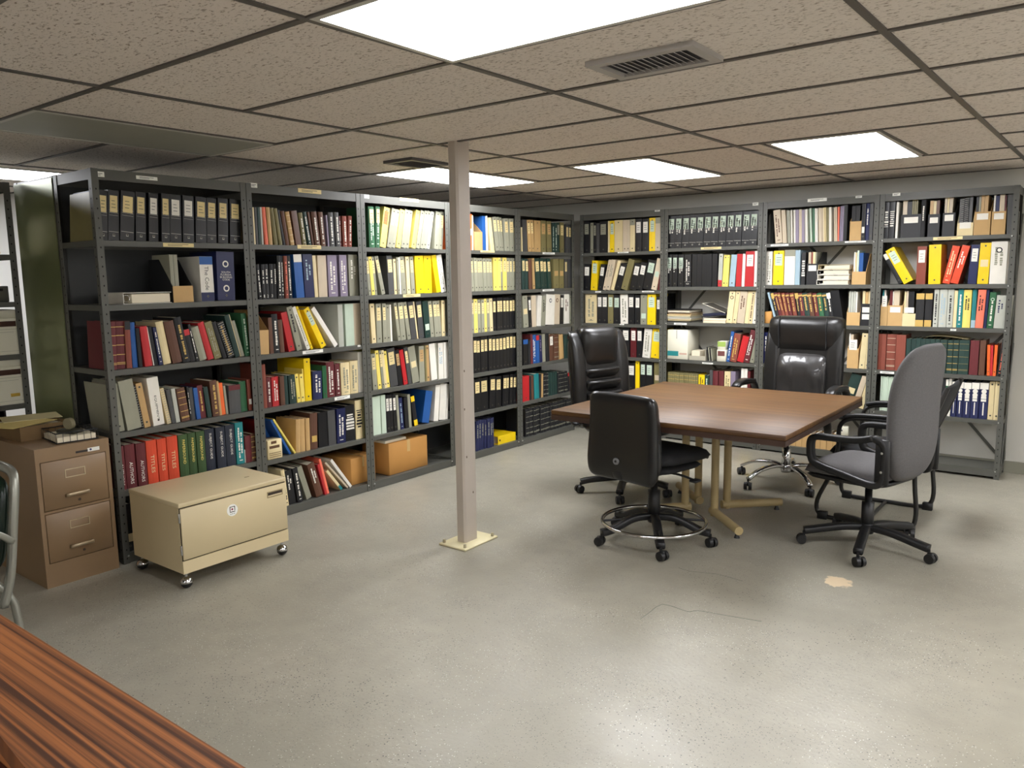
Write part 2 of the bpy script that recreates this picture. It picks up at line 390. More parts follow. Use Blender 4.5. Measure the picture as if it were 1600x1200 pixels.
STICK = {'A1': [(-1,147,163,268,276,'w'),(-1,213,246,275.5,281,'w'),(0,255,303,380,386,'c')],
 'A2': [(-1,391,402,286,293,'w'),(-1,466,502,295.5,302,'c'),(0,465,502,383,389,'c'),(2,473,505,547,552,'w'),(2,559,563,538,541,'w'),(3,523,547,619,624,'w')],
 'A3': [(-1,569,577,304,310,'w'),(-1,625,654,310,315,'c'),(1,630,657,459.5,464,'c')],
 'A4': [(0,751,773,391.5,394.5,'c')], 'A5': [(0,848,867,394.3,397.3,'w'),(1,848,866,452,455,'w')],
 'B1': [(-1,1023,1031,328,330.5,'w'),(0,965,982,393.5,395.5,'w'),(1,930,939,455,457,'w'),(1,1003,1022,454.5,456.5,'w'),(2,968,975,506,508,'w')],
 'B2': [(-1,1176,1185,312.5,317,'w'),(0,1095,1127,386,389.5,'c'),(2,1053,1073,504.5,507.5,'w'),(3,1097,1114,566.5,568.8,'w')],
 'B3': [(-1,1262,1292,305,310,'w'),(-1,1337,1347,301,304.5,'w'),(0,1204,1232,381.5,384.5,'w'),(0,1320,1353,376.5,379,'w')],
 'B4': [(-1,1395,1407,294.5,299,'w'),(0,1458,1504,370,374.5,'c'),(2,1485,1494,514,517,'w'),(3,1375,1397,580.5,583.8,'w')]}
UNIT = {}
def post_mb(x, y, sx, sy, h=HT):
    """angle post with its corner at (x,y), flanges running sx along x and sy along y, punched holes"""
    W, T = .036, .002; m = MB()
    m.box((min(x, x+sx*W), min(y, y+sy*T), 0), (max(x, x+sx*W), max(y, y+sy*T), h))
    m.box((min(x, x+sx*T), min(y+sy*T, y+sy*W), 0), (max(x, x+sx*T), max(y+sy*T, y+sy*W), h))
    e = .0004; hexa = [(.0042*math.cos(i*math.pi/3), .0055*math.sin(i*math.pi/3)) for i in range(6)]
    n = int((h-.05)/.05)
    for i in range(n):
        z = .03+i*.05; cx = x+sx*W*.55; cy = y+sy*W*.55
        m.add([(cx+p, y-sy*e, z+q) for p, q in hexa], [(0,1,2,3,4,5)], 1)
        m.add([(x-sx*e, cy+p, z+q) for p, q in hexa], [(0,1,2,3,4,5)], 1)
    return m
def unit(name, side, k, D=None, label=None, loc=None, rot=None, levels=None, panel_end=False, width=P):
    D = D or DEPTH[side]
    loc = loc or ((0, k*P, 0) if side == 'A' else (k*P, YB, 0)); rot = (R(90) if side == 'A' else 0) if rot is None else rot
    t = thing('shelving_unit', label or ULAB[name], 'shelving unit', loc, rot, 'steel shelving units')
    UNIT[name] = t; W = width-.004; levels = levels or LEV[name]
    for x, sx in ((.002, 1), (W+.002, -1)):
        for y, sy in ((0, 1), (D, -1)):
            m = post_mb(x, y, sx, sy)
            if y == 0:
                for z in (levels if side == 'B' else levels[-1:]):
                    m.cyl((x+sx*.028, -.0002, z-.014), (x+sx*.028, -.004, z-.014), .006, .004, 8, 2)
            obj('post', m, [STEEL, HOLE, BOLT], t)
    for i, z in enumerate([HT-.001]+levels):
        lip = .055 if i in (0, len(levels)) else .03; m = MB(); a, b = .005, W-.001
        m.box((a, .0025, z-.002), (b, D-.0025, z))
        for y0, y1 in ((.0025, .0045), (D-.0045, D-.0025)): m.box((a, y0, z-lip), (b, y1, z-.002))
        for x0, x1 in ((a, a+.002), (b-.002, b)): m.box((x0, .0045, z-lip), (x1, D-.0045, z-.002))
        s = obj('shelf', m, STEEL, t)
        for (lv, u0, u1, v0, v1, col) in STICK.get(name, []):
            if lv == i-1:
                off = 0 if side == 'A' else 0
                p0 = pt(u0, (v0+v1)/2, 0 if side == 'A' else 1, 0 if side == 'A' else YB); p1 = pt(u1, (v0+v1)/2, 0 if side == 'A' else 1, 0 if side == 'A' else YB)
                al = 1 if side == 'A' else 0; q0 = p0[al]-k*P; q1 = p1[al]-k*P
                hh = (v1-v0)/FPX*(p0-CAM).dot(FW)
                zc = (p0.z+p1.z)/2; zc = min(max(zc, z-lip+hh*.3), z-hh*.3)
                sm = MB().box((q0, .0008, zc-hh/2), (q1, .0022, zc+hh/2))
                for r_ in range(2): sm.box((q0+(q1-q0)*.15, .0004, zc-hh*.22+r_*hh*.3), (q0+(q1-q0)*(.62+.2*r_), .0008, zc-hh*.1+r_*hh*.3), 1)
                obj('shelf_label', sm, [LABW if col == 'w' else LABC, INK], s)
    if side == 'A' or name == 'B1':
        obj('back_panel', MB().box((.004, D-.002, .03), (W, D-.0005, HT-.01)), BACKP, t)
    else:
        for (z0, z1) in ((.1, 1.1), (1.1, 2.1)):
            for sgn in (0, 1):
                p0 = Vector((.02, D+.002+.003*sgn, z0 if sgn else z1)); p1 = Vector((W-.02, D+.002+.003*sgn, z1 if sgn else z0))
                d = (p1-p0).normalized(); n = Vector((-d.z, 0, d.x))*.011
                m = MB(); q = [p0-n, p1-n, p1+n, p0+n]; vs = [tuple(v) for v in q]+[(v.x, v.y+.0015, v.z) for v in q]
                m.add(vs, [(0,1,2,3),(7,6,5,4),(0,4,5,1),(1,5,6,2),(2,6,7,3),(3,7,4,0)]); obj('brace', m, STEEL, t)
    if panel_end:
        obj('end_panel', MB().box((-.002, .002, .02), (.0015, D-.002, HT-.01)), mat('green_grey_panel', (120, 126, 108), .32, .2, 0, .12, 3), t)
    return t
for k in range(5): unit('A%d' % (k+1), 'A', k)
for k in range(4): unit('B%d' % (k+1), 'B', k)
t = UNIT['B4']
for z0, z1 in ((.1, 1.0), (1.0, 1.95)):      # side bracing on the open right end
    for sgn in (0, 1):
        p0 = Vector((P+.001+.003*sgn, .02, z0 if sgn else z1)); p1 = Vector((P+.001+.003*sgn, .28, z1 if sgn else z0))
        obj('brace', MB().tube([p0, p1], .007, 4, sub=1, flat=.2), STEEL, t)
# the row behind: one unit back to back with the first, one further left with the file boxes
unit('C1', 'A', 0, label='grey steel shelving unit back to back with the first, its green end panel showing', loc=(-.46-.515, .004+P, 0), rot=R(-90), D=.515, levels=[1.72, 1.44, 1.13, .83, .4, .06])
obj('end_panel', MB().box((P-.0015, .003, .02), (P+.002, .512, HT-.012)), mat('olive_green_panel', (118, 124, 84), .3, .25, 0, .1, 3), UNIT['C1'])
unit('C2', 'A', 0, label='grey steel shelving unit at far left holding white file boxes', loc=(-.95, -.94, 0), rot=R(90), levels=[1.718, 1.44, 1.128, .83, .4, .06])
# ------------------------------------------------------------------ books, binders, magazines, magazine files
CW = {'k': ('black', (27,27,29)), 'd': ('dark grey', (74,74,74)), 'g': ('grey', (150,149,130)), 'G': ('light grey', (186,188,176)), 'w': ('white', (232,228,216)),
 'c': ('cream', (226,208,160)), 't': ('tan', (196,160,106)), 'y': ('yellow', (240,205,20)), 'Y': ('pale yellow', (238,216,110)), 'o': ('orange', (238,108,48)),
 'r': ('red', (190,42,46)), 'm': ('maroon', (98,34,38)), 'b': ('blue', (36,88,156)), 'B': ('navy blue', (30,36,78)), 'n': ('brown', (96,62,44)),
 'N': ('red-brown', (132,66,50)), 'e': ('green', (44,96,62)), 'E': ('dark green', (30,56,50)), 'T': ('teal', (30,126,128)), 'v': ('olive', (124,116,76)),
 'l': ('lilac', (138,126,146)), 's': ('salmon', (244,124,96)), 'a': ('pale blue', (160,184,196)), 'p': ('pale green', (196,212,192)), 'h': ('beige', (206,190,164)),
 'q': ('gold', (200,166,90)), 'R': ('orange-red', (216,74,40)), 'D': ('dark blue', (34,40,54)), 'F': ('leaf green', (58,84,44)), 'L': ('label yellow', (244,224,136))}
KW = {'b': ('book', 'hardback', 'book', 'hardbacks'), 'r': ('ring_binder', 'ring binder', 'binder', 'ring binders'), 'p': ('paperback_book', 'paperback', 'book', 'paperbacks'),
      'm': ('magazine', 'magazine', 'magazine', 'magazines'), 'f': ('magazine_file', 'open-topped magazine file', 'magazine file', 'magazine files'),
      's': ('spiral_book', 'spiral bound book', 'book', 'spiral bound books')}
ORD = ['first', 'second', 'third', 'fourth', 'fifth', 'sixth', 'seventh', 'eighth', 'ninth', 'tenth', 'eleventh', 'twelfth', 'thirteenth', 'fourteenth', 'fifteenth', 'sixteenth', 'seventeenth', 'eighteenth']
SHELF = ['top shelf', 'second shelf', 'third shelf', 'fourth shelf', 'fifth shelf', 'bottom shelf']
def cmat(c, kind):
    n, rgb = CW[c]; r = {'b': .62, 'r': .34, 'p': .45, 'm': .4, 'f': .7, 's': .5}[kind]
    if kind == 'f' and c == 'k': r = .5
    return mat(n.replace(' ', '_').replace('-', '_')+'_'+{'b': 'cloth', 'r': 'vinyl', 'p': 'card', 'm': 'gloss', 'f': 'board', 's': 'card_cover'}[kind], rgb, r, 0, .07, .05, 14)
def fmat(c): n, rgb = CW[c]; return mat(n.replace(' ', '_').replace('-', '_')+'_print', rgb, .5)
ITEMS = []
def place(o, side, a, z, th, inset):
    if side == 'A': o.location = (-inset, a, z); o.rotation_euler = (0, th, R(90))
    else: o.location = (a, YB+inset, z); o.rotation_euler = (0, th, 0)
def qbox(m, x0, x1, z0, z1, y=-.0006, mi=0): m.box((x0, y-.0006, z0), (x1, y+.0006, z1), mi)
def make_item(side, lv, bay, a, z, w, h, th, ck, feats, inset=None, depth=None, look=None):
    c, kind = ck[0], ck[1]
    D = depth or ({'r': .29, 'b': .23, 'p': .21, 'm': .21, 'f': .25, 's': .22}[kind] if side == 'A' else {'r': .255, 'b': .2, 'p': .2, 'm': .2, 'f': .24, 's': .21}[kind])
    D *= min(1, .55+h*1.7)
    for f in feats:
        if f[0] == 'I': inset = float(f[1:])
    pv = -w if th > 0 else 0.0          # local x of the left face
    body = cmat(c, kind); m = MB(); bulge = min(.006, w*.13) if kind == 'b' else .0008
    t_ = min(.003, w*.2) if kind in 'br' else .0008
    X = lambda f: pv+w*f
    base_y = -bulge
    if kind in 'brps':
        front = [(X(f), -bulge*math.sin(math.pi*f)) for f in (0, .2, .5, .8, 1)]
        poly = front+[(X(1), D), (X(1)-t_, D), (X(1)-t_, .004), (X(0)+t_, .004), (X(0)+t_, D), (X(0), D)]
        m.prism(poly, 0, h)
    elif kind == 'm':
        m.box((X(0), 0, 0), (X(1), D, h))
    else:
        fz = h*next((float(f[1:]) for f in feats if f[0] == 'F'), .45); q = .003
        m.box((X(0), 0, 0), (X(1), q, fz)); m.box((X(0), D-q, 0), (X(1), D, h)); m.box((X(0), q, 0), (X(1), D-q, q))
        for xa in (X(0), X(1)-q):
            sec = [(q, q), (D-q, q), (D-q, h), (D*.55, h), (q, fz)]
            vs = [(xa, yy, zz) for yy, zz in sec]+[(xa+q, yy, zz) for yy, zz in sec]; n = 5
            m.add(vs, [tuple(range(n)), tuple(range(n, 2*n))[::-1]]+[(i, n+i, n+(i+1) % n, (i+1) % n) for i in range(n)])
    o = obj(KW[kind][0], m, body)
    ins = .025 + (rng.random()*.012 if inset is None else 0) if inset is None else inset
    place(o, side, a, z, th, ins)
    fw = []
    if kind in 'brps' and w > .007:
        q = .004 if kind == 'b' else .012
        pm = MB().box((X(0)+t_+.0002, .0045, q*.6), (X(1)-t_-.0002, D-.004, h-q)); obj('page_block', pm, PAPER, o)
    if kind == 's':
        sp = MB(); n = max(6, int(h/.014))
        for i in range(n):
            zz = .01+i*(h-.02)/(n-1)
            sp.cyl((X(.08), -.003, zz), (X(.92), -.006, zz+.003), .0016, None, 5)
        obj('spiral_coil', sp, mat('coil_metal', (190, 188, 180), .3, .7), o)
    if kind == 'r' and 'X' not in feats and w > .016:
        rm = MB(); rr = min(.0065, w*.22)
        for zz in ((.03, h-.022) if c in 'yYctgG' else (.03,)):
            rm.cyl((X(.5), .001, zz), (X(.5), base_y-.0008, zz), rr, None, 8, 0); rm.cyl((X(.5), 0, zz), (X(.5), base_y-.0012, zz), rr*.55, None, 8, 1)
        obj('finger_ring', rm, [mat('dull_rivet', (120, 116, 104), .4, .6), HOLE], o)
    for f in feats:
        k, v = f[0], f[1:]
        if k == 'L':      # label holder near the top of the spine
            lm = MB(); hh = min(.1, h*.33); lw = min(.94, max(.7, .02/w)); z1 = h-.028 if kind == 'r' else h-.02
            x0, x1 = X(.5-lw/2), X(.5+lw/2); qbox(lm, x0, x1, z1-hh, z1, base_y)
            for i in range(3): qbox(lm, x0+(x1-x0)*.2, x0+(x1-x0)*(.6+.25*rng.random()), z1-hh*(.3+.2*i)-.003, z1-hh*(.3+.2*i), base_y-.0007, 1)
            obj('spine_label', lm, [LABC if v[0] == 'c' else fmat(v[0]), INK], o); fw.append('%s label' % CW[v[0]][0])
        elif k == 'M':    # mid-spine label
            lm = MB(); z0 = h*(.2 if len(v) > 1 else .42); qbox(lm, X(.15), X(.85), z0, z0+h*.17, base_y); obj('spine_label', lm, fmat(v[0]), o); fw.append('low %s label' % CW[v[0]][0])
        elif k in 'SJ':    # illegible vertical lettering
            lm = MB(); cols = 2 if w > .045 else 1
            for cix in range(cols):
                cw = w*(.34 if cols == 1 else .2); xc = X(.5) if cols == 1 else X(.34+.32*cix)
                zz = h*(.88-.06*rng.random()-.1*cix); zend = h*(.2 if k == 'S' else .45)+h*.15*rng.random()*cix
                while zz > zend:
                    l = .006+rng.random()*.012; g = .0025+.008*(rng.random() < .2)
                    qbox(lm, xc-cw/2*(.7+.3*rng.random()), xc+cw/2*(.6+.4*rng.random()), zz-l, zz, base_y); zz -= l+g
            if k == 'S' and h > .2: qbox(lm, X(.3), X(.7), h*.08, h*.1, base_y)
            obj('spine_lettering', lm, fmat(v[0]), o); fw.append('%s lettering' % CW[v[0]][0])
        elif k == 'B':    # raised or gilt bands
            lm = MB()
            for fz in (.1, .13, .3, .5, .7, .88): qbox(lm, X(.04), X(.96), h*fz, h*fz+.0035, base_y)
            obj('spine_pattern', lm, fmat(v[0]), o); fw.append('%s bands' % CW[v[0]][0])
        elif k == 'D':    # round emblem(s)
            lm = MB(); rr = min(w*.3, .02)
            for zz in ((h*.75, h*.25) if len(v) > 1 else (h*.8,)):
                lm.cyl((X(.5), 0, zz), (X(.5), base_y-.0012, zz), rr, None, 14, 0); lm.cyl((X(.5), 0, zz), (X(.5), base_y-.0016, zz), rr*.62, None, 12, 1)
            obj('emblem', lm, [fmat(v[0]), body], o); fw.append('round %s emblem' % CW[v[0]][0])
        elif k == 'Q':    # small square emblem near the bottom
            lm = MB(); s = min(w*.3, .012); qbox(lm, X(.5)-s/2, X(.5)+s/2, .022, .022+s, base_y); qbox(lm, X(.5)-s*.28, X(.5)+s*.28, .022+s*.22, .022+s*.78, base_y-.0008, 1)
            qbox(lm, X(.06), X(.94), .045, .0465, base_y)
            for zz in (.6, .55, .5): qbox(lm, X(.1), X(.9), h*zz, h*zz+.0008, base_y)
            obj('emblem', lm, [fmat(v[0]), body], o)
        elif k in 'CK':   # colour block at top / bottom of the spine
            lm = MB(); z0, z1 = ((h*.89, h*.945) if v[0] == 'q' and c != 'k' else (h*.82, h*.998)) if k == 'C' else (h*.002, h*.2); qbox(lm, X(.005), X(.995), z0, z1, base_y); obj('colour_block', lm, fmat(v[0]), o)
            fw.append('%s %s' % (CW[v[0]][0], 'top' if k == 'C' else 'base'))
        elif k == 'G':    # wide block of print lines, as on a title panel
            lm = MB(); zz = h*.75
            while zz > h*.3:
                l = .004+.012*rng.random(); s_ = .25+.2*rng.random(); qbox(lm, X(.5-s_), X(.5+s_), zz-l, zz, base_y); zz -= l+.008
            obj('spine_lettering', lm, fmat(v[0]), o); fw.append('%s title blocks' % CW[v[0]][0])
        elif k == 'P':    # tan front board on a dark file
            fz = h*next((float(f[1:]) for f in feats if f[0] == 'F'), .45); lm = MB(); lm.box((X(0), -.003, 0), (X(1), -.0002, fz)); obj('front_board', lm, cmat(v[0], 'f'), o)
        elif k == 'Z':    # two discs, two blocks and a long rule, as on a reference set
            lm = MB(); rr = min(w*.34, .017)
            for fz in (.76, .655): lm.cyl((X(.5), 0, h*fz), (X(.5), base_y-.0012, h*fz), rr, None, 14)
            for fz in (.555, .48): qbox(lm, X(.2), X(.8), h*fz, h*fz+.017, base_y)
            qbox(lm, X(.44), X(.58), h*.1, h*.45, base_y); obj('spine_lettering', lm, fmat(v[0]), o); fw.append('white discs')
        elif k == 'T':    # readable lettering, T<colour><mode><text>; mode v runs down the spine, n is upright
            colr, mode, s = v[0], v[1], v[2:].replace('_', ' ').replace('|', '\n').split('@')
            z0, z1, wf = (float(q) for q in s[1].split(',')) if len(s) > 1 else (.2, .85, .5)
            g, fs, asp = text_mesh(s[0]); lm = MB(); yy = base_y-.001
            if mode == 'v': vs = [(X(.5-wf/2)+wf*w*q, yy, h*(z1-(z1-z0)*p)) for p, q in g]
            else: vs = [(X(.5-wf/2)+wf*w*p, yy, h*(z0+(z1-z0)*q)) for p, q in g]
            lm.add(vs, fs); obj('spine_lettering', lm, fmat(colr), o)
            fw.append(s[0].replace('\n', ' ').lower()+' lettering' if len(s[0]) > 2 else 'numeral '+s[0])
    col = CW[c][0]; lean = 'leaning ' if abs(th) > R(7) else ''
    size = 'thick ' if w > .075 and kind in 'br' else 'slim ' if w < .016 and kind != 'm' else ''
    base = lean+size+col+' '+KW[kind][1]
    lk = look or (base+(' with '+fw[0] if fw else ''))
    if len(lk.split()) > 8: lk = base
    ITEMS.append((o, side, lv, bay, a+(w/2 if th <= 0 else -w/2), lk, kind))
    return o
def shelf_items(bay, lv, x0, y0, sc, text):
    side = bay[0]; k = int(bay[1])-1; z = LEV[bay][lv]; ceil = ([HT-.055]+[q-.03 for q in LEV[bay]])[lv]-.006
    lo, hi = k*P+.008, (k+1)*P-.01; out = []; prev = PREV.get((bay, lv))
    for row in text.split(';'):
        tk = row.split()
        if not tk: continue
        n = 1
        for q in list(tk):
            if q[0] == '*': n = int(q[1:]); tk.remove(q)
        U = lambda s: x0+float(s)/sc
        V = lambda s: y0+float(s)/sc
        if tk[0] == 'u':
            p0, zt = onfront(side, U(tk[1]), V(tk[3])); ua = along(side, U(tk[1]), zt); ub = along(side, U(tk[2]), zt)
            xb0, xb1, tan, H, rest = ua, ub, 0.0, zt-z, tk[4:]
        elif tk[0] == 'h':
            xb0, xb1, tan, H, rest = along(side, U(tk[1]), z), along(side, U(tk[2]), z), 0.0, float(tk[3]), tk[4:]
        else:
            xb0, xb1 = along(side, U(tk[0]), z), along(side, U(tk[1]), z)
            xt, zt = onfront(side, U(tk[2]), V(tk[3])); tan = (xt-xb0)/max(.05, zt-z); H = math.hypot(xt-xb0, zt-z); rest = tk[4:]
        step = (xb1-xb0)/n
        for i in range(n):
            b0, wd_ = xb0+step*i, step-.0008; ta = 0.0 if abs(tan) < .02 else tan; hh = H*(1+(rng.random()-.5)*.025 if n > 1 else 1)
            b1 = b0+wd_
            if b0 < lo: b1 = max(b1, lo+.5*step); b0 = lo
            if prev:
                pb, ptan, ph = prev
                if b0 < pb+.0012:
                    b0 = pb+.0012
                    if b1-b0 < .6*wd_: b1 = b0+.6*wd_
            if b1-b0 < .003: continue
            if b0+hh*ta < lo: ta = (lo-b0)/hh
            if b1+hh*ta > hi+.002: ta = min(ta, max(0, (hi+.002-b1)/hh)) if ta > 0 else ta
            if prev:
                zm = min(ph, hh*math.cos(math.atan(ta))+.002)
                if b0+zm*ta < pb+zm*ptan+.001: ta = (pb+zm*ptan+.001-b0)/zm
            out.append([b0, b1, ta, hh, rest]); prev = (b1, ta, hh*math.cos(math.atan(ta))+(b1-b0)*abs(ta))
    ext = max(max(q[1], q[1]+q[3]*q[2]) for q in out)
    if ext > hi+.003:        # squeeze the row so that it stays between the posts
        f0 = out[0][0]; sq = (hi-f0)/(ext-f0)
        for q in out: q[0] = f0+(q[0]-f0)*sq; q[1] = f0+(q[1]-f0)*sq; q[2] *= sq
    for b0, b1, ta, hh, rest in out:
        th = math.atan(ta); wd = (b1-b0)*math.cos(th)
        if hh*math.cos(th)+wd*abs(math.sin(th)) > ceil-z: hh = (ceil-z-wd*abs(math.sin(th)))/math.cos(th)
        make_item(side, lv, bay, b0 if th <= 0 else b1, z+.0005, wd, hh, th, rest[0], rest[1:])
        PREV[(bay, lv)] = (b1, ta, hh*math.cos(th))
PREV = {}
S = shelf_items
# ---- first left bay
S('A1',0,130,250,5.926,"""60 128 55 285 vr X;135 235 118 275 kr Lc Qw;240 341 235 280 kr Lc Qw;350 480 358 290 kr Lc Qw;497 592 493 297 kr Lc Qw;620 708 616 305 kr Lw Qw;728 806 722 312 kr Lc Qw;
812 915 803 322 kr Lw Qw;935 1038 928 330 kr Lw Qw;1050 1150 1046 342 kr Lc Qw;1157 1248 1153 352 kr Lc Qw;1254 1346 1249 356 kr Lc Qw;1365 1462 1360 364 kr Lc Qw""")
S('A1',1,130,380,5.714,"""1068 1185 1035 118 wr Cb KB TkvThe_Code@.25,.78,.3;1205 1360 1186 78 Br Dww TwnSOUTH|FLORIDA|BUILDING|CODE@.41,.6,.68""")
S('A1',2,150,470,6.154,"""125 205 105 205 mb Bq;208 296 150 205 mb Bq;302 355 222 205 Nb Ck;366 415 290 215 bb;420 455 358 270 kb;475 545 395 255 rb;560 570 480 255 wp;572 612 488 258 kb;616 650 548 260 Bp Sw;
662 736 578 208 cb;746 838 645 208 nb;846 916 748 166 kb Sq;920 972 840 285 kb Cr;975 1000 872 236 kp Sw;1010 1080 912 265 gb;1086 1146 962 225 rb;1150 1218 1022 224 vp Sg;1228 1270 1096 220 kb;1275 1340 1152 220 ks Sq;
1346 1395 1234 145 Eb;1396 1408 1255 145 cp;1410 1440 1296 205 gp;1442 1490 1394 125 eb Sp""")
S('A1',3,160,580,6.4,"""146 234 68 140 gr;256 400 140 110 gr X;405 425 308 150 ks;430 492 335 130 tr;525 636 450 75 wr TkvEQUIPMENT@.12,.62,.22;662 702 580 180 cs;704 742 636 190 db;746 786 690 180 Gp;796 880 736 180 nb Bq;888 905 845 160 kp Sw;
906 944 870 170 db;950 990 902 175 bp;995 1050 950 150 mp Sq;1056 1098 1005 165 Eb;1110 1178 1070 100 nb Sq;1180 1205 1140 105 tb;1206 1246 1166 125 op;1250 1272 1216 150 gp;1278 1392 1256 146 db Cm;1396 1462 1360 110 eb;1475 1510 1450 86 Nb Mw1""")
S('A1',4,170,650,6.154,"""u 85 150 300 mb TwvAUTHORS@.1,.6,.34;u 155 252 285 mb TwvAUTHORS@.1,.6,.34;u 260 352 270 mb TwvAUTHORS@.1,.6,.34;u 362 462 245 Rb TcvTITLES@.25,.66,.34;u 470 556 228 Rb TcvTITLES@.25,.66,.34;u 560 662 205 Rb TcvTITLES@.25,.66,.34;
u 672 760 190 Fb TYvPAPERBOUND@.3,.88,.3;u 764 838 170 Fb TYvPAPERBOUND@.3,.88,.3;u 842 920 155 Fb TYvPAPERBOUND@.3,.88,.3;u 926 1016 135 Db TwvSUBJECT_GUIDE@.28,.9,.3;u 1026 1112 115 Db TwvSUBJECT_GUIDE@.28,.9,.3;u 1120 1206 95 Db TwvSUBJECT_GUIDE@.28,.9,.3;
u 1215 1290 70 Tb Sw;u 1294 1304 330 wp;u 1306 1364 195 mb;u 1366 1408 175 nb Bq""")
S('A1',5,130,640,5,"""h 330 420 .27 kr Mc1""")
# ---- second left bay
S('A2',0,380,270,8,"""130 166 102 430 cp;176 204 146 430 dp;206 236 176 430 Ep;238 262 202 430 Gp;285 326 240 428 sb;332 376 290 430 tb;402 450 340 440 vb;460 500 380 446 vb;512 545 424 470 kb;548 592 480 480 nb;606 655 536 488 tb Bc;
668 736 602 476 nr X;748 796 690 500 vb Sw;818 860 746 490 Eb Sw;868 892 806 490 nb;906 972 852 488 nb Sw;986 1040 944 490 nb Sw;1062 1080 1032 530 lp;1088 1150 1060 494 db Sw;1166 1220 1136 494 db Sw;1224 1242 1206 540 mp Sw;1252 1306 1236 540 Nb Sw;1314 1360 1314 540 Nb Sw""")
S('A2',1,380,380,8,"""206 248 165 265 kb Sw;250 290 230 265 kb Jw Twn1@.05,.13,.3;294 344 276 263 kb Jw Twn2@.05,.13,.3;348 398 334 261 kb Jw Twn3@.05,.13,.3;400 440 386 260 kb Jw;442 490 416 155 kb Sw;494 530 462 158 kb Sw;536 578 492 158 Nb Ss;
582 630 534 155 kb Sw;675 776 628 140 br X Cw;786 902 748 138 Br Ja X;906 946 870 154 cp;960 1066 930 152 hr X;1082 1196 1050 148 lr X Sw;1222 1312 1196 146 lr X Sw;1342 1450 1316 142 gr X Jw""")
S('A2',2,390,460,8,"""110 250 95 205 tf F.55;270 315 180 304 np;320 395 236 258 kb Sw;400 455 302 335 nb;505 582 312 275 rr;602 672 378 208 gr Jk;730 778 508 188 wr X Sg;777 808 562 172 yr;915 990 690 195 yr Lp;1072 1130 776 190 wr X;
u 1085 1170 128 Gr X;u 1192 1300 120 pr X;u 1302 1398 114 hr X""")
S('A2',3,395,545,8,"""135 188 96 200 Nb;192 246 170 366 mb Sw;266 350 244 358 rb Sw;355 408 338 346 nb;410 456 392 340 Eb;468 550 442 335 Eb Sg;566 608 526 322 Yr;614 654 586 320 Yr;656 668 626 255 Yp;672 750 650 128 yr;
765 880 756 290 Bb Sw;886 936 860 218 er;940 1040 916 172 mb Sw;1050 1110 1028 194 mb Sw;1114 1222 1100 178 cb Sg;1226 1322 1216 158 cb Sg;1330 1396 1326 46 wr X""")
S('A2',4,400,620,8,"""300 345 100 330 rm I.13;366 402 150 310 bm I.13;430 458 182 308 bm;488 512 200 304 Yp;500 568 496 292 tb;574 632 560 284 tb;636 686 622 276 tb;690 780 682 214 nb Mq1;800 912 786 208 kr X;920 1012 892 180 dr X;1020 1128 1010 158 Br X Sw;
1140 1256 1120 118 kr X Gw;1266 1346 1250 50 cb Gk;1350 1376 1330 34 vb""")
S('A2',5,410,700,8,"""290 336 228 284 cb Sk;350 432 290 298 kr Jw X;450 512 376 264 kb Sw;570 636 432 262 gr X;680 766 560 218 nb Jw;790 822 690 214 rb;824 850 716 148 sp;985 1020 800 300 cp KT;1070 1095 790 195 hr;1100 1136 850 165 wp""")
# ---- third left bay
S('A3',0,555,280,8.889,"""205 284 176 376 eb Lc Sp;286 346 286 380 eb Lc Sp;352 436 414 400 Yr Lo;448 514 522 418 gr Lc;516 566 572 424 gr Lc;574 636 630 428 Yr;640 706 700 434 gr Lc;708 760 756 438 gr Lc;798 856 866 440 Yr;860 912 930 444 gr Lc;914 960 976 444 gr Lc;962 1014 1022 448 gr Lc;1016 1058 1072 454 Gr Lc;1122 1184 1146 454 gr Lc;1188 1240 1212 456 gr Lc""")
S('A3',1,555,390,8,"""180 214 136 95 gr Lc;216 256 150 92 Yr;258 290 186 95 gr Lc;340 386 246 88 gr Lc;430 500 396 78 dr Lc;502 536 480 118 cr;538 564 512 98 gr;566 584 532 98 wp;596 654 552 88 gr Lc;656 700 630 90 cr;720 766 690 88 gr Lc;772 878 744 80 yr;880 972 862 78 yr;1030 1086 962 78 yr X;1088 1150 1024 74 wr Sg""")
S('A3',2,555,390,8,"""222 276 190 680 cr;280 344 260 680 gr Lc;358 402 336 676 gr Lc;404 456 388 690 gr;460 480 434 690 wp;540 576 482 670 gr Lc;578 640 532 668 gr Lc;660 706 598 664 gr Lc;714 782 662 662 dr Lc;784 800 726 655 cp;814 880 772 655 dr Lc;882 950 838 650 Er Mp1;
958 1002 920 650 gr Lc;1004 1050 970 648 gr Lc;1052 1096 1016 646 gr Lc;1098 1140 1090 636 cr""")
S('A3',3,560,520,8.889,"""212 274 174 300 gr Lc;284 332 196 264 Yr;336 370 250 260 gr Lc;372 408 290 256 cr;410 456 346 268 Yr;458 565 372 240 dr Lc X;570 626 482 260 kr Lt X;642 696 560 254 rr;702 750 634 214 dr Lc;764 860 690 206 gr Mc X;864 936 850 190 gr Lt X;938 960 888 184 vb;962 1000 930 180 tr;
1020 1102 960 165 wr X;1104 1122 1042 150 gr;1124 1194 1110 146 wr X Ja;1196 1266 1198 134 wr X""")
S('A3',4,560,590,6.317,"""156 238 146 194 pr X;240 286 196 184 pr X;290 326 246 182 kr Lw;328 362 286 178 kr Lw;364 398 330 172 kr Lw;402 426 362 180 gp;430 466 402 206 Bp Sa;480 518 462 200 kp;520 546 492 170 gp;575 612 534 190 kp Cy Ky;650 722 690 145 br X;768 814 790 76 wr X;818 884 832 66 wr X;886 908 884 64 wp""")
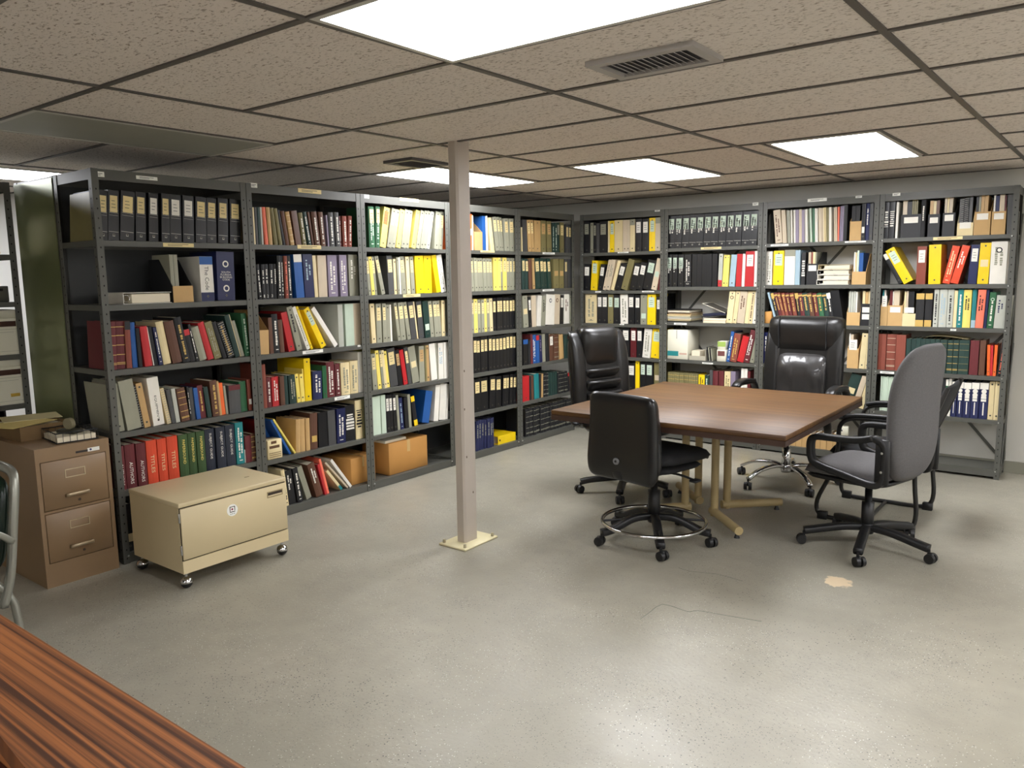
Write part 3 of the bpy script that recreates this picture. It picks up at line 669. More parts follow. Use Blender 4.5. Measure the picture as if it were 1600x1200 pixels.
# ---- fourth left bay
S('A4',0,720,310,8.421,"""100 150 100 205 or Mw;152 176 146 222 wp;190 296 180 238 tf F.55;300 344 274 230 br X;346 368 322 230 wp;408 430 364 255 cp;432 446 386 255 cp;474 520 430 244 gr Lc;522 554 472 246 gr Lc;556 580 522 250 gr Lc;598 650 572 264 gr Lc;654 716 636 266 gr Lc""")
S('A4',1,720,390,8.421,"""150 438 128 112 gr Lc *7;452 510 440 105 Yr;512 546 494 106 Yr;548 578 534 110 gr Lc;580 632 576 106 Yr Lc;634 676 626 110 gr Lc;678 712 664 112 gr Lc;714 746 702 112 gr Lc""")
S('A4',2,720,390,8.421,"""150 188 135 660 gr Lc;190 236 166 654 Yr Lc;240 280 226 660 gr Lc;282 322 262 660 gr Lc;324 360 302 650 Yr;362 398 346 655 gr Lc;400 440 386 644 cr;446 748 434 642 kr Lc *7""")
S('A4',3,720,500,8.421,"""172 750 160 238 kr Lc *12""")
S('A4',4,720,580,8.421,"""140 192 130 120 kr Lw;196 276 186 110 kr Lc;280 386 272 94 kr Lc;390 470 396 74 kr Lc;474 546 476 74 kr Lc;564 618 572 56 kr Lc;620 658 630 52 kr Lc;660 702 664 44 kr Lc;704 752 712 44 kr Lc""")
S('A4',5,720,580,8.421,"""205 316 205 660 Bb Jg *3;320 446 312 640 Bb Jg *4""")
# ---- left corner bay
S('A5',0,720,310,8.421,"""804 820 796 380 cp;830 888 816 280 dr X;896 938 870 284 tr Lc;940 976 916 284 tr Lc;980 1062 972 288 tr;1066 1130 1066 290 vr Lt;1144 1200 1132 300 vr Lt;1214 1240 1212 320 Eb Sp;1242 1270 1240 320 Eb Sp;1274 1310 1272 320 Eb Lg;1320 1370 1316 314 vr Lc;1390 1418 1390 340 dr Lc;1420 1456 1416 346 dr Lc""")
S('A5',1,720,390,8.421,"""818 904 806 120 Eb Lc *2;906 954 884 130 nb;958 992 922 118 tr;1000 1062 976 120 Er Lc;1068 1206 1046 120 Er Lc *3;1236 1306 1226 124 vr Mt;1310 1370 1312 124 vr Mt;1380 1416 1380 126 dr Lc;1420 1472 1420 126 dr""")
S('A5',2,720,390,8.421,"""836 904 816 614 gr Mc;906 944 886 628 kr Lw;946 1008 946 604 hr X;1016 1070 1032 610 wr X;1072 1120 1072 614 gr Jk X;1122 1240 1126 600 wr X DB;1242 1322 1238 594 hr X Dn;1326 1372 1322 600 kr Lw;1380 1446 1368 590 wr X Jn;1448 1476 1450 600 gr""")
S('A5',3,720,500,8.421,"""834 898 830 262 kr Cb;900 930 880 270 kb;932 962 896 198 mb;964 1010 936 204 bp Sw;1012 1052 982 210 bp Cr;1056 1090 1026 214 Bp Jl;1092 1130 1082 190 gp;1134 1182 1112 186 kb;1184 1238 1170 196 nb Lw;1242 1306 1238 196 nb Bg;1320 1376 1306 198 tb;1380 1426 1376 200 Eb;1430 1478 1430 190 Eb Cr""")
S('A5',4,720,580,8.421,"""824 914 820 74 rr;916 936 912 70 kb;940 972 930 62 nb;980 1046 970 40 Tb;1048 1074 1052 40 kb;1076 1100 1072 36 tb;1104 1170 1100 34 kb Bg *2;1172 1300 1166 24 Eb *4;1302 1430 1300 18 kb Bg *3;1432 1490 1430 18 kb Cr""")
S('A5',5,720,580,8.421,"""866 1490 866 500 kb Bg *14""")
# ---- back corner bay
S('B1',0,890,320,10,"""u 222 312 258 kr Lg;u 316 362 282 gr;u 366 412 280 kr Lg;u 414 460 290 dr;u 466 584 262 kr Lg;u 590 620 254 cp;u 624 696 254 yr Lp;u 700 824 244 cr;u 828 890 238 hr;u 894 940 236 hr;u 944 1020 230 cr Cg;u 1028 1126 225 kr Lw;u 1130 1232 222 kr Lw;u 1244 1338 206 yr Lp;u 1340 1420 200 hr Cg""")
S('B1',1,890,400,10,"""215 312 226 130 kr Lw;328 424 350 78 yr Lp;430 502 480 140 kr Lw;505 555 600 70 hr Jg;557 624 650 70 hr Jg;634 684 744 80 cp;690 786 790 138 kr Lw;794 892 916 70 vr;928 1030 1008 130 kr Lw;1034 1130 1114 116 kr Lw;1134 1262 1226 80 kr Lp;1264 1350 1342 50 hr Mp;1364 1430 1392 300 mb""")
S('B1',2,890,400,10,"""u 240 416 590 cr Sg;u 424 502 600 kr Lw;u 506 592 600 kr Lw;u 596 680 600 vr Lp;u 684 782 610 kr Lp;790 912 780 594 wr Sg;u 916 1010 600 kr Lw;u 1014 1096 610 kr Lw;u 1104 1204 606 gr Mp1;u 1216 1346 594 yr Lp;u 1352 1424 640 kr Lw""")
S('B1',3,890,400,10,"""u 240 290 1095 gr;u 292 400 1092 yr;u 404 462 1095 Nr;u 466 932 1100 kr Lw *4""")
S('B1',3,970,490,6.667,"""u 98 158 146 mr Lw;u 164 222 150 kr Lw;222 300 248 148 wr X Sg;306 396 330 150 yr Lp""")
S('B1',4,970,490,6.667,"""u -130 148 500 kr Lw *3;u 152 192 492 yr;u 200 258 500 kr Lp;u 262 336 505 kr Lp;u 344 406 512 vr Mh""")
# ---- second back bay
S('B2',0,1030,310,8.889,"""108 1352 128 240 kr Lp Jw Qw *12""")
S('B2',1,1030,380,8.571,"""u 106 176 155 kr Lp Jw;u 180 246 155 kr Lp Jw;u 248 326 155 kr Lp Jw;u 334 426 152 kr Sw Qw;u 436 776 152 kr X *5;784 836 804 144 Gr Kr;838 884 866 160 Yr;886 918 906 160 Yr;930 1006 966 156 ar;1020 1094 1036 146 rr X;1098 1136 1094 146 wp;1140 1262 1132 114 rr Lw X;1266 1312 1262 106 wr""")
S('B2',2,1030,380,8.571,"""892 972 946 620 cr Dn;974 1030 1032 628 cr;1034 1130 1086 620 hr Jn X;1132 1182 1172 626 cr X;1186 1238 1206 626 cr Sn;1240 1302 1246 622 wr Dg""")
S('B2',3,970,490,6.667,"""1096 1130 1148 190 bb Sw;1132 1204 1184 214 Nb Sq X;1206 1276 1272 244 rr X;1280 1342 1362 178 mb Sw;1346 1392 1376 250 gr""")
S('B2',4,970,490,6.667,"""u 485 800 612 vb Bq *13;u 806 870 636 yp Sk;u 874 916 642 Eb Sp;u 922 956 590 db;u 960 1014 596 mb;u 1020 1070 596 mb;u 1076 1140 602 cp Jv;u 1146 1196 602 lp;u 1254 1282 570 wp;u 1284 1320 574 wp;u 1324 1350 600 mp""")
S('B2',5,1120,630,5.217,"""h -120 150 .27 kr Lw *4;h 152 172 .26 rp;h 174 244 .27 yr;h 248 298 .27 yr""")
# ---- third back bay
S('B3',0,1185,300,7.619,"""205 288 176 222 hp Sn;290 340 270 222 hp *2;342 386 330 222 gm *3;388 404 380 214 wm;418 438 414 216 wm;440 482 442 216 lm *3;484 514 480 210 hm *2;516 548 512 210 lm *2;550 580 542 206 wm *2;612 640 600 198 pm *2;642 672 640 196 em;674 704 672 194 wm *2;
718 776 712 190 hm *3;778 806 772 186 cm *2;808 838 806 184 vm *2;840 868 840 182 wm *2;896 936 894 180 hm *3;938 956 944 176 sm;958 1004 968 172 lm *3;u 1012 1066 152 kr X;u 1240 1285 126 kr Mw1;u 1286 1330 122 Bb Jw;u 1332 1372 120 dr""")
S('B3',1,1185,380,7.619,"""u 92 166 100 wr Sg;u 182 306 92 yr Lp;u 314 440 82 wr X Cg;u 442 500 84 ar X;u 514 562 110 kp Gw""")
S('B3',2,1185,380,7.619,"""200 224 104 590 ap;226 262 140 600 kb Cq Jq;264 304 174 596 mb Cq Jq;306 340 222 596 Nb Cq Jq;342 380 272 598 Nb Cq Jq;382 424 318 598 mb Cq Jq;426 474 366 598 Nb Cq Jq;476 516 426 598 kb Cq Jq;518 568 464 598 mb Cq Jq;570 630 514 598 Eb Cq Jq;632 684 576 598 nb Cq Jq;686 736 634 600 mb Cq Jq;738 796 688 600 eb Cq Jq;798 856 748 598 Eb Cq Jq;858 906 806 596 kb Cw Jw;910 1016 838 575 kr X""")
S('B3',3,1130,480,7.5,"""u 474 530 296 Br Jw""")
S('B3',3,1290,490,4.445,"""228 268 255 138 cr;270 300 294 142 cr""")
S('B3',4,1290,490,4.445,"""100 178 182 430 Eb Mc;184 226 262 440 hr;232 270 276 496 cr""")
# ---- rightmost back bay
S('B4',0,1370,280,6.957,"""u 92 146 160 kr X Gw;u 148 208 160 kr X Gw;u 218 244 250 wm;u 492 542 196 kb Jw""")
S('B4',1,1370,360,6.957,"""238 286 66 268 kr Cw;296 420 84 232 yr Lp;u 424 546 176 Nr Lw X;556 688 568 158 yr;706 788 820 176 Rr X Sc;792 880 926 174 Rr X Jw;984 1078 1030 158 Br Lw X;1088 1208 1128 138 yr Mc;1218 1396 1258 124 wr X Dk Jg""")
S('B4',2,1370,440,6.957,"""u 434 526 128 kb Kq Cq;u 534 614 128 kb Kq Cq;608 662 630 84 Gb Sk;668 756 690 84 Gb Sa;758 826 780 84 Gb Sk;828 866 852 98 cp;868 930 894 84 Tb Sw;932 1020 966 90 Yb Jk;1028 1076 1060 88 Tb Ka;1078 1166 1120 90 sb Jk;1168 1200 1196 92 Bb;1204 1276 1248 118 er Sw X Dp;1280 1386 1324 152 Gr X JB;1388 1440 1420 156 Gr X""")
S('B4',3,1370,440,6.957,"""u 18 106 570 Nb;u 112 212 572 Nb Bh;u 216 320 578 Nb;u 324 690 616 Eb *7;u 692 768 632 Eb Bv;u 772 834 636 Eb Bq;u 838 896 636 Eb Bq;u 900 1012 636 Eb Bv;u 1022 1118 640 mb;u 1126 1190 640 nb;1192 1226 1200 690 or;1228 1256 1238 696 rr;1258 1292 1278 692 or;1300 1352 1366 632 kb Ss""")
S('B4',4,1290,490,4.445,"""u 384 470 436 pm *8;u 474 640 470 gp *8;u 644 760 460 Bp *5;u 776 808 456 Bp Sw;u 810 836 452 kb;u 838 856 455 ep Cw;u 858 878 452 wp;u 882 916 472 Bb Cw Zw;u 920 962 474 Bb Cw Zw;u 964 1016 478 Bb Cw Zw;u 1018 1072 478 Bb Cw Zw;u 1074 1136 480 Bb Cw Zw;u 1140 1178 472 cr;u 1180 1222 474 cr""")
# ---- magazine files with things standing in them
def file_box(bay, lv, x0, y0, sc, a, b, yt, front, ck, ins, label, feats=(), inset=.03, lean=0):
    """cut-away file between pixel columns a..b, top row yt, front height fraction; ins = list of (colour kind, slim width, extra height)"""
    side = bay[0]; z = LEV[bay][lv]; xa = along(side, x0+a/sc, z); xb = along(side, x0+b/sc, z); _, zt = onfront(side, x0+(a+b)/2/sc, y0+yt/sc)
    h = zt-z; D = .24 if side == 'B' else .26
    make_item(side, lv, bay, xa, z+.0005, xb-xa, h*.9, 0, ck, ['F%.2f' % (front/.9)]+list(feats), inset, None, label)
    x = xa+.005
    for i, (ik, wi, eh) in enumerate(ins):
        wi = min(wi, xb-.005-x)
        if wi < .003: break
        make_item(side, lv, bay, x, z+.005, wi, h*eh-.006, 0, ik, [], inset+.022, .19); x += wi+.002
g3 = [('hm', .014, 1), ('wm', .012, .97), ('cm', .014, .99)]
file_box('A1',1,130,380,5.714,812,990,100,.34,'kf',[('gp', .022, 1), ('gp', .024, 1.0)],'low magazine file with tan front board',['Pt'])
file_box('B3',0,1185,300,7.619,1080,1216,160,.55,'tf',[('km', .03, 1), ('km', .03, 1)],'cardboard magazine file with black booklets')
file_box('B3',1,1185,380,7.619,566,700,60,.58,'kf',[('hm', .02, .9), ('Nm', .012, .9), ('cm', .018, .9), ('gm', .01, .9)],'black magazine file with white label',['Mw'])
file_box('B3',1,1185,380,7.619,1106,1272,85,.38,'tf',[('wm', .01, .96), ('cm', .01, .94), ('pm', .014, 1), ('bm', .03, .93)],'low cardboard magazine file with blue booklet')
file_box('B3',2,1185,380,7.619,1044,1200,570,.38,'tf',[('Gm', .016, 1), ('Gm', .016, .99), ('Gm', .016, 1), ('wm', .012, .98)],'tan magazine file with white journals')
file_box('B3',2,1185,380,7.619,1208,1330,568,.63,'kf',[('cm', .02, 1), ('tm', .02, .98), ('cm', .02, 1)],'black magazine file with two white labels',['Mw','Mw1'])
file_box('B3',3,1290,490,4.445,145,222,140,.58,'tf',[('wm', .01, 1), ('hm', .02, .98)],'orange-tan magazine file with white label',['Lw'])
file_box('B4',0,1370,280,6.957,252,470,215,.6,'kf',[('hm', .03, .98), ('km', .03, .95), ('vm', .012, 1), ('vm', .012, 1), ('vm', .012, .98)],'wide black magazine file with white tape label',['Mw'])
file_box('B4',0,1370,280,6.957,546,672,230,.62,'kf',[('tm', .022, 1), ('cm', .018, .99), ('nm', .02, 1)],'black magazine file with tan booklets',['Mw'])
file_box('B4',0,1370,280,6.957,704,838,180,.58,'kf',[('hm', .015, .97), ('cm', .012, .97), ('hm', .022, .98)],'black magazine file with cream booklets',['Mw'])
file_box('B4',0,1370,280,6.957,866,1040,180,.32,'cf',[('ds', .03, .94), ('ks', .03, .97), ('dm', .02, 1)],'low cream magazine file with spiral books',['Mw1'])
file_box('B4',0,1370,280,6.957,1046,1224,165,.58,'tf',[('km', .015, 1), ('gm', .012, .98), ('tm', .02, 1), ('tm', .022, .98)],'cardboard magazine file with white label',['Mw'])
file_box('B4',0,1370,280,6.957,1236,1390,165,.58,'tf',[('wm', .01, 1), ('Bm', .022, .98), ('hm', .03, 1), ('mm', .016, .98)],'cardboard magazine file, second one,',['Mw'])
S('B4',0,1370,280,6.957,"1410 1490 1424 170 dm;1492 1500 1508 165 wm")
file_box('B4',2,1370,440,6.957,32,106,90,.56,'tf',[('Tm', .01, 1), ('wm', .012, .99)],'narrow tan magazine file beside the post',['Lw'])
file_box('B4',2,1370,440,6.957,110,270,95,.58,'tf',[('mm', .02, 1), ('wm', .006, .97), ('hm', .04, 1)],'wide tan magazine file with white label',['Mw'])
file_box('B4',2,1370,440,6.957,268,416,100,.36,'cf',[('cm', .012, .98), ('hm', .014, 1), ('km', .04, .98)],'low cream file box with papers',['Mw'])
_xs = [592+i*50 for i in range(8)]
for i_, x_ in enumerate(_xs):
    file_box('B3',5,1120,630,5.217,x_,x_+47,250 - 2*i_,.9,'tf',[('wm', .01, .94)],'orange-tan magazine file under the table edge')
# ------------------------------------------------------------------ table
tx0, tx1, ty0, ty1, TZ = 1.565, 2.985, 1.89, 3.40, .74
def wood_mat(name, c0, c1, sx, sy, rough, coat=0, dist=1.2, lo=.32, hi=.68):
    m = bpy.data.materials.new(name); m.use_nodes = True; nt = m.node_tree; L = nt.links.new
    b = nt.nodes['Principled BSDF']; tc = nt.nodes.new('ShaderNodeTexCoord'); mp = nt.nodes.new('ShaderNodeMapping')
    mp.inputs['Scale'].default_value = (sx, sy, 1); L(tc.outputs['Object'], mp.inputs[0])
    n = nt.nodes.new('ShaderNodeTexNoise'); n.inputs['Scale'].default_value = 1; n.inputs['Detail'].default_value = 6; n.inputs['Distortion'].default_value = dist
    L(mp.outputs[0], n.inputs['Vector'])
    r = nt.nodes.new('ShaderNodeValToRGB'); e = r.color_ramp.elements; e[0].position = lo; e[1].position = hi
    e[0].color = (*lin(c0), 1); e[1].color = (*lin(c1), 1)
    L(n.outputs['Fac'], r.inputs[0]); L(r.outputs[0], b.inputs['Base Color']); b.inputs['Roughness'].default_value = rough; b.inputs['Coat Weight'].default_value = coat
    return m
WAL = wood_mat('walnut_laminate', (72, 47, 23), (108, 76, 40), 1.2, 40, .5)
WAL.node_tree.nodes['Principled BSDF'].inputs['Specular IOR Level'].default_value = .35
EDGE = mat('dark_laminate_edge', (62, 42, 32), .45)
TLEG = mat('tan_tube_enamel', (176, 156, 112), .4)
tcx, tcy = (tx0+tx1)/2, (ty0+ty1)/2
t = thing('conference_table', 'square walnut laminate table on a tan four-tube pedestal, chairs around it', 'table', (tcx, tcy, 0))
hw_, hd_ = (tx1-tx0)/2, (ty1-ty0)/2
obj('tabletop', MB().rbox((-hw_, -hd_, TZ-.028), (hw_, hd_, TZ), .003, 1), WAL, t)
ed = MB()
for a, b in (((-hw_,-hd_),(hw_,-hd_+.02)), ((-hw_,hd_-.02),(hw_,hd_)), ((-hw_,-hd_+.02),(-hw_+.02,hd_-.02)), ((hw_-.02,-hd_+.02),(hw_,hd_-.02))): ed.box((a[0], a[1], TZ-.058), (b[0], b[1], TZ-.028))
obj('edge_apron', ed, EDGE, t)
ox, oy = 2.225-tcx, 2.70-tcy
for sx, sy in ((1,-1), (1,1), (-1,1), (-1,-1)):
    x, y = ox+sx*.1, oy+sy*.1
    obj('pedestal_tube', MB().cyl((x, y, .03), (x, y, TZ-.03), .0245, None, 16), TLEG, t)
    f = obj('foot', MB().cyl((ox+sx*.075, oy+sy*.075, .055), (ox+sx*.365, oy+sy*.365, .05), .027, .026, 14), TLEG, t)
    obj('glide', MB().cyl((ox+sx*.345, oy+sy*.345, .0), (ox+sx*.345, oy+sy*.345, .028), .018, .008, 10), BLACKP, f)
obj('mounting_plate', MB().box((ox-.25, oy-.25, TZ-.034), (ox+.25, oy+.25, TZ-.0285)), BLACKP, t)

# ------------------------------------------------------------------ chairs (front is local +X)
VINYL = mat('black_vinyl_gloss', (20, 20, 21), .3, 0, 0, .06, 20, .12, 160)
BFAB = mat('black_fabric', (22, 22, 24), .85)
GFAB = mat('grey_fabric', (92, 90, 90), .9, 0, 0, .12, 120, .3, 900)
TUBE = mat('black_tube', (34, 33, 32), .35, .2)
def star(t, Rb, a0, hub, legm, kind='flat', z0=.075):
    for k in range(5):
        a = R(a0+72*k); ca, sa = math.cos(a), math.sin(a); m = MB()
        side = (-sa, ca, 0)
        if kind == 'flat':
            pts = [(ca*.02, sa*.02, hub), (ca*Rb*.4, sa*Rb*.4, hub-.004), (ca*Rb*.8, sa*Rb*.8, z0+.016), (ca*Rb, sa*Rb, z0+.004)]
        else:
            pts = [(ca*.02, sa*.02, hub), (ca*Rb*.3, sa*Rb*.3, hub+.022), (ca*Rb*.7, sa*Rb*.7, hub+.006), (ca*Rb, sa*Rb, z0)]
        m.ribbon(pts, .025 if kind == 'flat' else .02, .018 if kind == 'flat' else .011, 0, side)
        lg = obj('base_leg', m, legm, t)
        c = MB(); cx, cy = ca*Rb, sa*Rb; b = a+R(50*math.sin(k*2.1+a0)); d = Vector((math.cos(b), math.sin(b), 0)); n = Vector((-d.y, d.x, 0)); p = Vector((cx, cy, .0285))+d*.012
        for s in (-1, 1): c.cyl(p+n*s*.006, p+n*s*.027, .0285, .026, 16)
        c.cyl((cx, cy, .03), (cx, cy, z0), .008, None, 8); c.rbox(tuple(p+Vector((-.014,-.014,.0))), tuple(p+Vector((.014,.014,.03))), .006, 1)
        obj('caster', c, BLACKP, lg)
    obj('base_hub', MB().lathe([(.034, hub-.035), (.038, hub-.02), (.036, hub+.018), (.028, hub+.03)]), legm, t)
def back_map(o, rec, bend=.0, scurve=.0, h=.7):
    O = Vector(o); Uv = Vector((-math.sin(rec), 0, math.cos(rec))); F = Vector((math.cos(rec), 0, math.sin(rec)))
    def f(a, b, c, u, v):
        return O + Vector((0, a, 0)) + Uv*(b+h/2) + F*(c + bend*a*a + scurve*math.sin((v+.15)*2.4))
    return f
def seat_map(o, tilt=0, droop=.02):
    O = Vector(o)
    def f(a, b, c, u, v): return O + Vector((b, a, c - tilt*b - droop*max(0, v-.55)**2*3))
    return f
def gas(t, z0, z1, m, r=.025):
    obj('gas_column', MB().lathe([(r*1.05, z0), (r*1.05, z0+(z1-z0)*.55), (r*.62, z0+(z1-z0)*.56), (r*.62, z1)]), m, t)
def mech(t, z): obj('tilt_mechanism', MB().rbox((-.11, -.07, z-.05), (.1, .07, z), .01, 2).tube([(0, -.06, z-.03), (.02, -.17, z-.035), (.03, -.25, z-.05)], .007, 8).rbox((.0, -.285, z-.06), (.06, -.235, z-.045), .006, 1), BLACKP, t)
# drafting stool, back to the camera
t = thing('drafting_stool', 'black vinyl drafting chair with chrome foot ring, its back to the camera', 'chair', (2.19, 2.035, 0), R(80), 'chairs around the table')
star(t, .325, -56-80, .15, BLACKP)
gas(t, .13, .45, BLACKP, .034); mech(t, .455)
obj('seat', MB().pillow(seat_map((.05, 0, .515), .02), lambda v: .225+.012*v, .49, .045, .035), BFAB, t)
obj('seat_pan', MB().pillow(seat_map((.03, 0, .462), .02), lambda v: .2, .42, .02, .03), BFAB, t)
obj('seat_cushion_pipe', MB().tube([(.255, -.19, .49), (.275, 0, .488), (.255, .19, .49)], .012, 8), VINYL, t)
bk = MB().pillow(back_map((-.295, -.02, .42), R(3), -.35, .012, .49), lambda v: .236-.012*v-.02*max(0,-v)**4, .49, .07, .03, 20, 20, 12, 8)
obj('backrest', bk, VINYL, t)
obj('backrest_cushion', MB().pillow(back_map((-.265, -.025, .45), R(4), -.35, .012, .43), lambda v: .222-.03*v, .44, .08, .02, 14, 14, 5, 5), VINYL, t)
kb = MB(); kb.cyl((-.325, 0, .535), (-.350, 0, .535), .021, .018, 18); kb.cyl((-.349, 0, .535), (-.353, 0, .535), .008, .006, 10, 1)
obj('back_knob', kb, [mat('knob_grey', (120, 120, 122), .35), BLACKP], t)
obj('back_bracket', MB().ribbon([(-.3, 0, .55), (-.335, 0, .46), (-.28, 0, .42), (-.12, 0, .425)], .03, .006), BLACKP, t)
rg = MB().tube([(.30*math.cos(i*math.pi/8), .30*math.sin(i*math.pi/8), .118) for i in range(16)], .0115, 10, 0, True, 3)
r_ = obj('foot_ring', rg, CHROME, t)
for k in range(4):
    a = R(45+90*k); obj('ring_spoke', MB().cyl((.03*math.cos(a), .03*math.sin(a), .14), (.297*math.cos(a), .297*math.sin(a), .120), .007, None, 8), BLACKP, r_)
# executive leather chair left of the table
def exec_chair(label, loc, rz, a0, top, legm, kind, ribs, hw=.27):
    t = thing('executive_chair', label, 'chair', loc, rz, 'chairs around the table'); rec = R(11); zb = .47; ah = 0 if ribs else .09; H = (top-zb)/math.cos(rec)
    star(t, .32 if kind == 'flat' else .36, a0-math.degrees(rz), .105 if kind == 'flat' else .12, legm, kind)
    gas(t, .09, .42, legm if kind != 'flat' else BLACKP, .03); mech(t, .43)
    obj('seat', MB().pillow(seat_map((.03, 0, .475), .03, .03), lambda v: .265, .52, .075, .05), LEATHER, t)
    o = (-.215, 0, zb)
    wf = lambda v: hw*(1-.07*max(0, v)**3-.08*max(0, -v)**2)
    obj('backrest', MB().pillow(back_map(o, rec, .12, .02, H), wf, H, .05, .06, 16, 20, 5, 6), LEATHER, t)
    bo = (-.198, 0, zb)
    for s in (-1, 1):
        def bm_(a, b, c, u, v, s=s): return back_map(bo, rec, .12, .02, H)(a+s*hw*.78, b, c, u, v)
        obj('side_bolster', MB().pillow(bm_, lambda v: hw*.23*(1-.1*abs(v)), H*.975, .044, .0, 8, 18, 6, 4), LEATHER, t)
    def seg(z0, z1, tf, name, wr=0, wd=.62, mm=LEATHER):
        def bm_(a, b, c, u, v):
            q = c + (wr*math.sin(9*u+6*v+3*math.sin(4*u))*.5*(1-u*u)*(1-v*v) if c > 0 else 0)
            return back_map(bo, rec, .12, .02, H)(a, b+H*((z0+z1)/2-.5), q, u, v+0)
        return obj(name, MB().pillow(bm_, lambda v: hw*wd, H*(z1-z0), tf, .0, 18, 14, 7, 4), mm, t)
    if ribs:
        seg(.585, 1.025, .105, 'headrest_panel', 0, .66)
        for k in range(4): seg(.10+k*.122, .222+k*.122, .074, 'back_rib', 0, .64)
    else:
        h_ = seg(.64, 1.02, .10, 'headrest_panel', .004, .97)
        for s in (-1, 1):
            def sm_(a, b, c, u, v, s=s): return back_map(bo, rec, .12, .02, H)(a+s*hw*.60, b+H*.33, c+.096, u, v)
            obj('seam', MB().pillow(sm_, lambda v: .006, H*.33, .007, .0, 4, 8, 4, 4), mat('seam_black', (10,10,10), .7), h_)
        seg(.08, .655, .078, 'back_panel', .02, .66, mat('sheen_creased_leather', (40, 38, 37), .34, 0, 0, .1, 30, .2, 200, coat=.45))  # paler base and coat stand in for ceiling light reflected on this panel
    for s in (-1, 1):
        y = s*(hw+(.025 if ribs else .05))
        arm = [(-.20, y*.93, .49+.0), (-.24, y, .56), (-.17, y, .615+ah), (.0, y, .635+ah), (.12, y, .62+ah), (.18, y, .57), (.16, y, .49), (.10, y*.95, .44)]
        a_ = obj('armrest', MB().ribbon(arm, .026, .014), BLACKP, t)
        obj('arm_pad', MB().ribbon([(-.15, y, .638+ah), (0, y, .654+ah), (.10, y, .642+ah), (.14, y, .618+ah)], .032, .013), LEATHER, a_)
    return t
exec_chair('black leather high-back chair with ribbed back, left side of the table', (1.53, 2.87, 0), R(-14), -139, 1.16, BLACKP, 'flat', True, .28)
exec_chair('shiny black leather chair with chrome base on the far side of the table', (2.40, 3.73, 0), R(-94), -117, 1.205, CHROME, 'arch', False, .295)
# grey fabric task chair on the right
t = thing('task_chair', 'grey fabric high-back office chair with black loop arms, right of the table', 'chair', (3.222, 2.62, 0), R(164), 'chairs around the table')
star(t, .335, -12-164, .12, BLACKP)
gas(t, .10, .40, BLACKP, .032); mech(t, .43)
obj('seat_shell', MB().pillow(seat_map((.04, 0, .425), .03, .02), lambda v: .235, .49, .012, .035), BLACKP, t)
obj('seat', MB().pillow(seat_map((.05, 0, .445), .03, .03), lambda v: .24, .5, .075, .02, 16, 16, 5, 4), GFAB, t)
gb_ = back_map((-.185, 0, .44), R(10), .45, .028, .745)
obj('backrest', MB().pillow(gb_, lambda v: .235*(1-.16*max(0, v)**2-.10*max(0, -v)**2), .745, .055, .065, 18, 24, 4, 3.2), GFAB, t)
for s in (-1, 1):
    y = s*.265
    loop = [(-.16, y, .69), (-.06, y, .664), (.08, y, .655), (.155, y, .65), (.195, y, .632), (.203, y, .585), (.195, y, .53), (.16, y, .495), (.0, y, .465), (-.15, y, .44), (-.205, y*.98, .465), (-.215, y*.97, .58), (-.21, y*.98, .66), (-.16, y, .69)]
    a_ = obj('armrest', MB().ribbon(loop, .022, .017), BLACKP, t)
    pl_ = obj('arm_bracket', MB().rbox((-.245, y-.012, .45), (-.17, y+.012, .69), .008, 1), BLACKP, a_)
    for z in (.52, .62): obj('screw', MB().cyl((-.21, y+s*.012, z), (-.21, y+s*.016, z), .008, .006, 10), BOLT, t)
# sled-base side chair behind it
t = thing('side_chair', 'black side chair on a bent tube sled frame, behind the grey chair', 'chair', (3.10, 3.30, 0), R(180), 'chairs around the table')
for s in (-1, 1):
    y = s*.285
    fr = [(-.42, y*.9, .88), (-.36, y, .70), (-.285, y, .5), (-.285, y, .3), (-.30, y, .12), (-.275, y, .035), (-.19, y, .016), (0, y, .016), (.18, y, .016), (.255, y, .035), (.265, y, .12), (.20, y, .28), (.155, y, .46), (.15, y, .60), (.09, y, .655), (-.05, y, .665), (-.2, y, .66), (-.345, y, .665)]
    f_ = obj('side_frame', MB().tube(fr, .0135, 10), TUBE, t)
    obj('arm_pad', MB().ribbon([(.13, y, .665), (.05, y, .682), (-.12, y, .686), (-.25, y, .682)], .022, .011), BLACKP, f_)
    for x in (-.27, .23): obj('foot_block', MB().rbox((x-.03, y-.018, 0), (x+.03, y+.018, .05), .004, 1), BLACKP, f_)
obj('cross_bar', MB().cyl((-.02, -.285, .016), (-.02, .285, .016), .011, None, 10), TUBE, t)
obj('seat', MB().pillow(seat_map((.0, 0, .44), .05), lambda v: .255, .48, .04, .03), BFAB, t)
obj('seat_bar', MB().cyl((.17, -.285, .4), (.17, .285, .4), .01, None, 8).cyl((-.24, -.285, .41), (-.24, .285, .41), .01, None, 8), TUBE, t)
obj('backrest', MB().pillow(back_map((-.30, 0, .545), R(21), .4, 0, .37), lambda v: .25-.02*v, .36, .02, .022), BFAB, t)
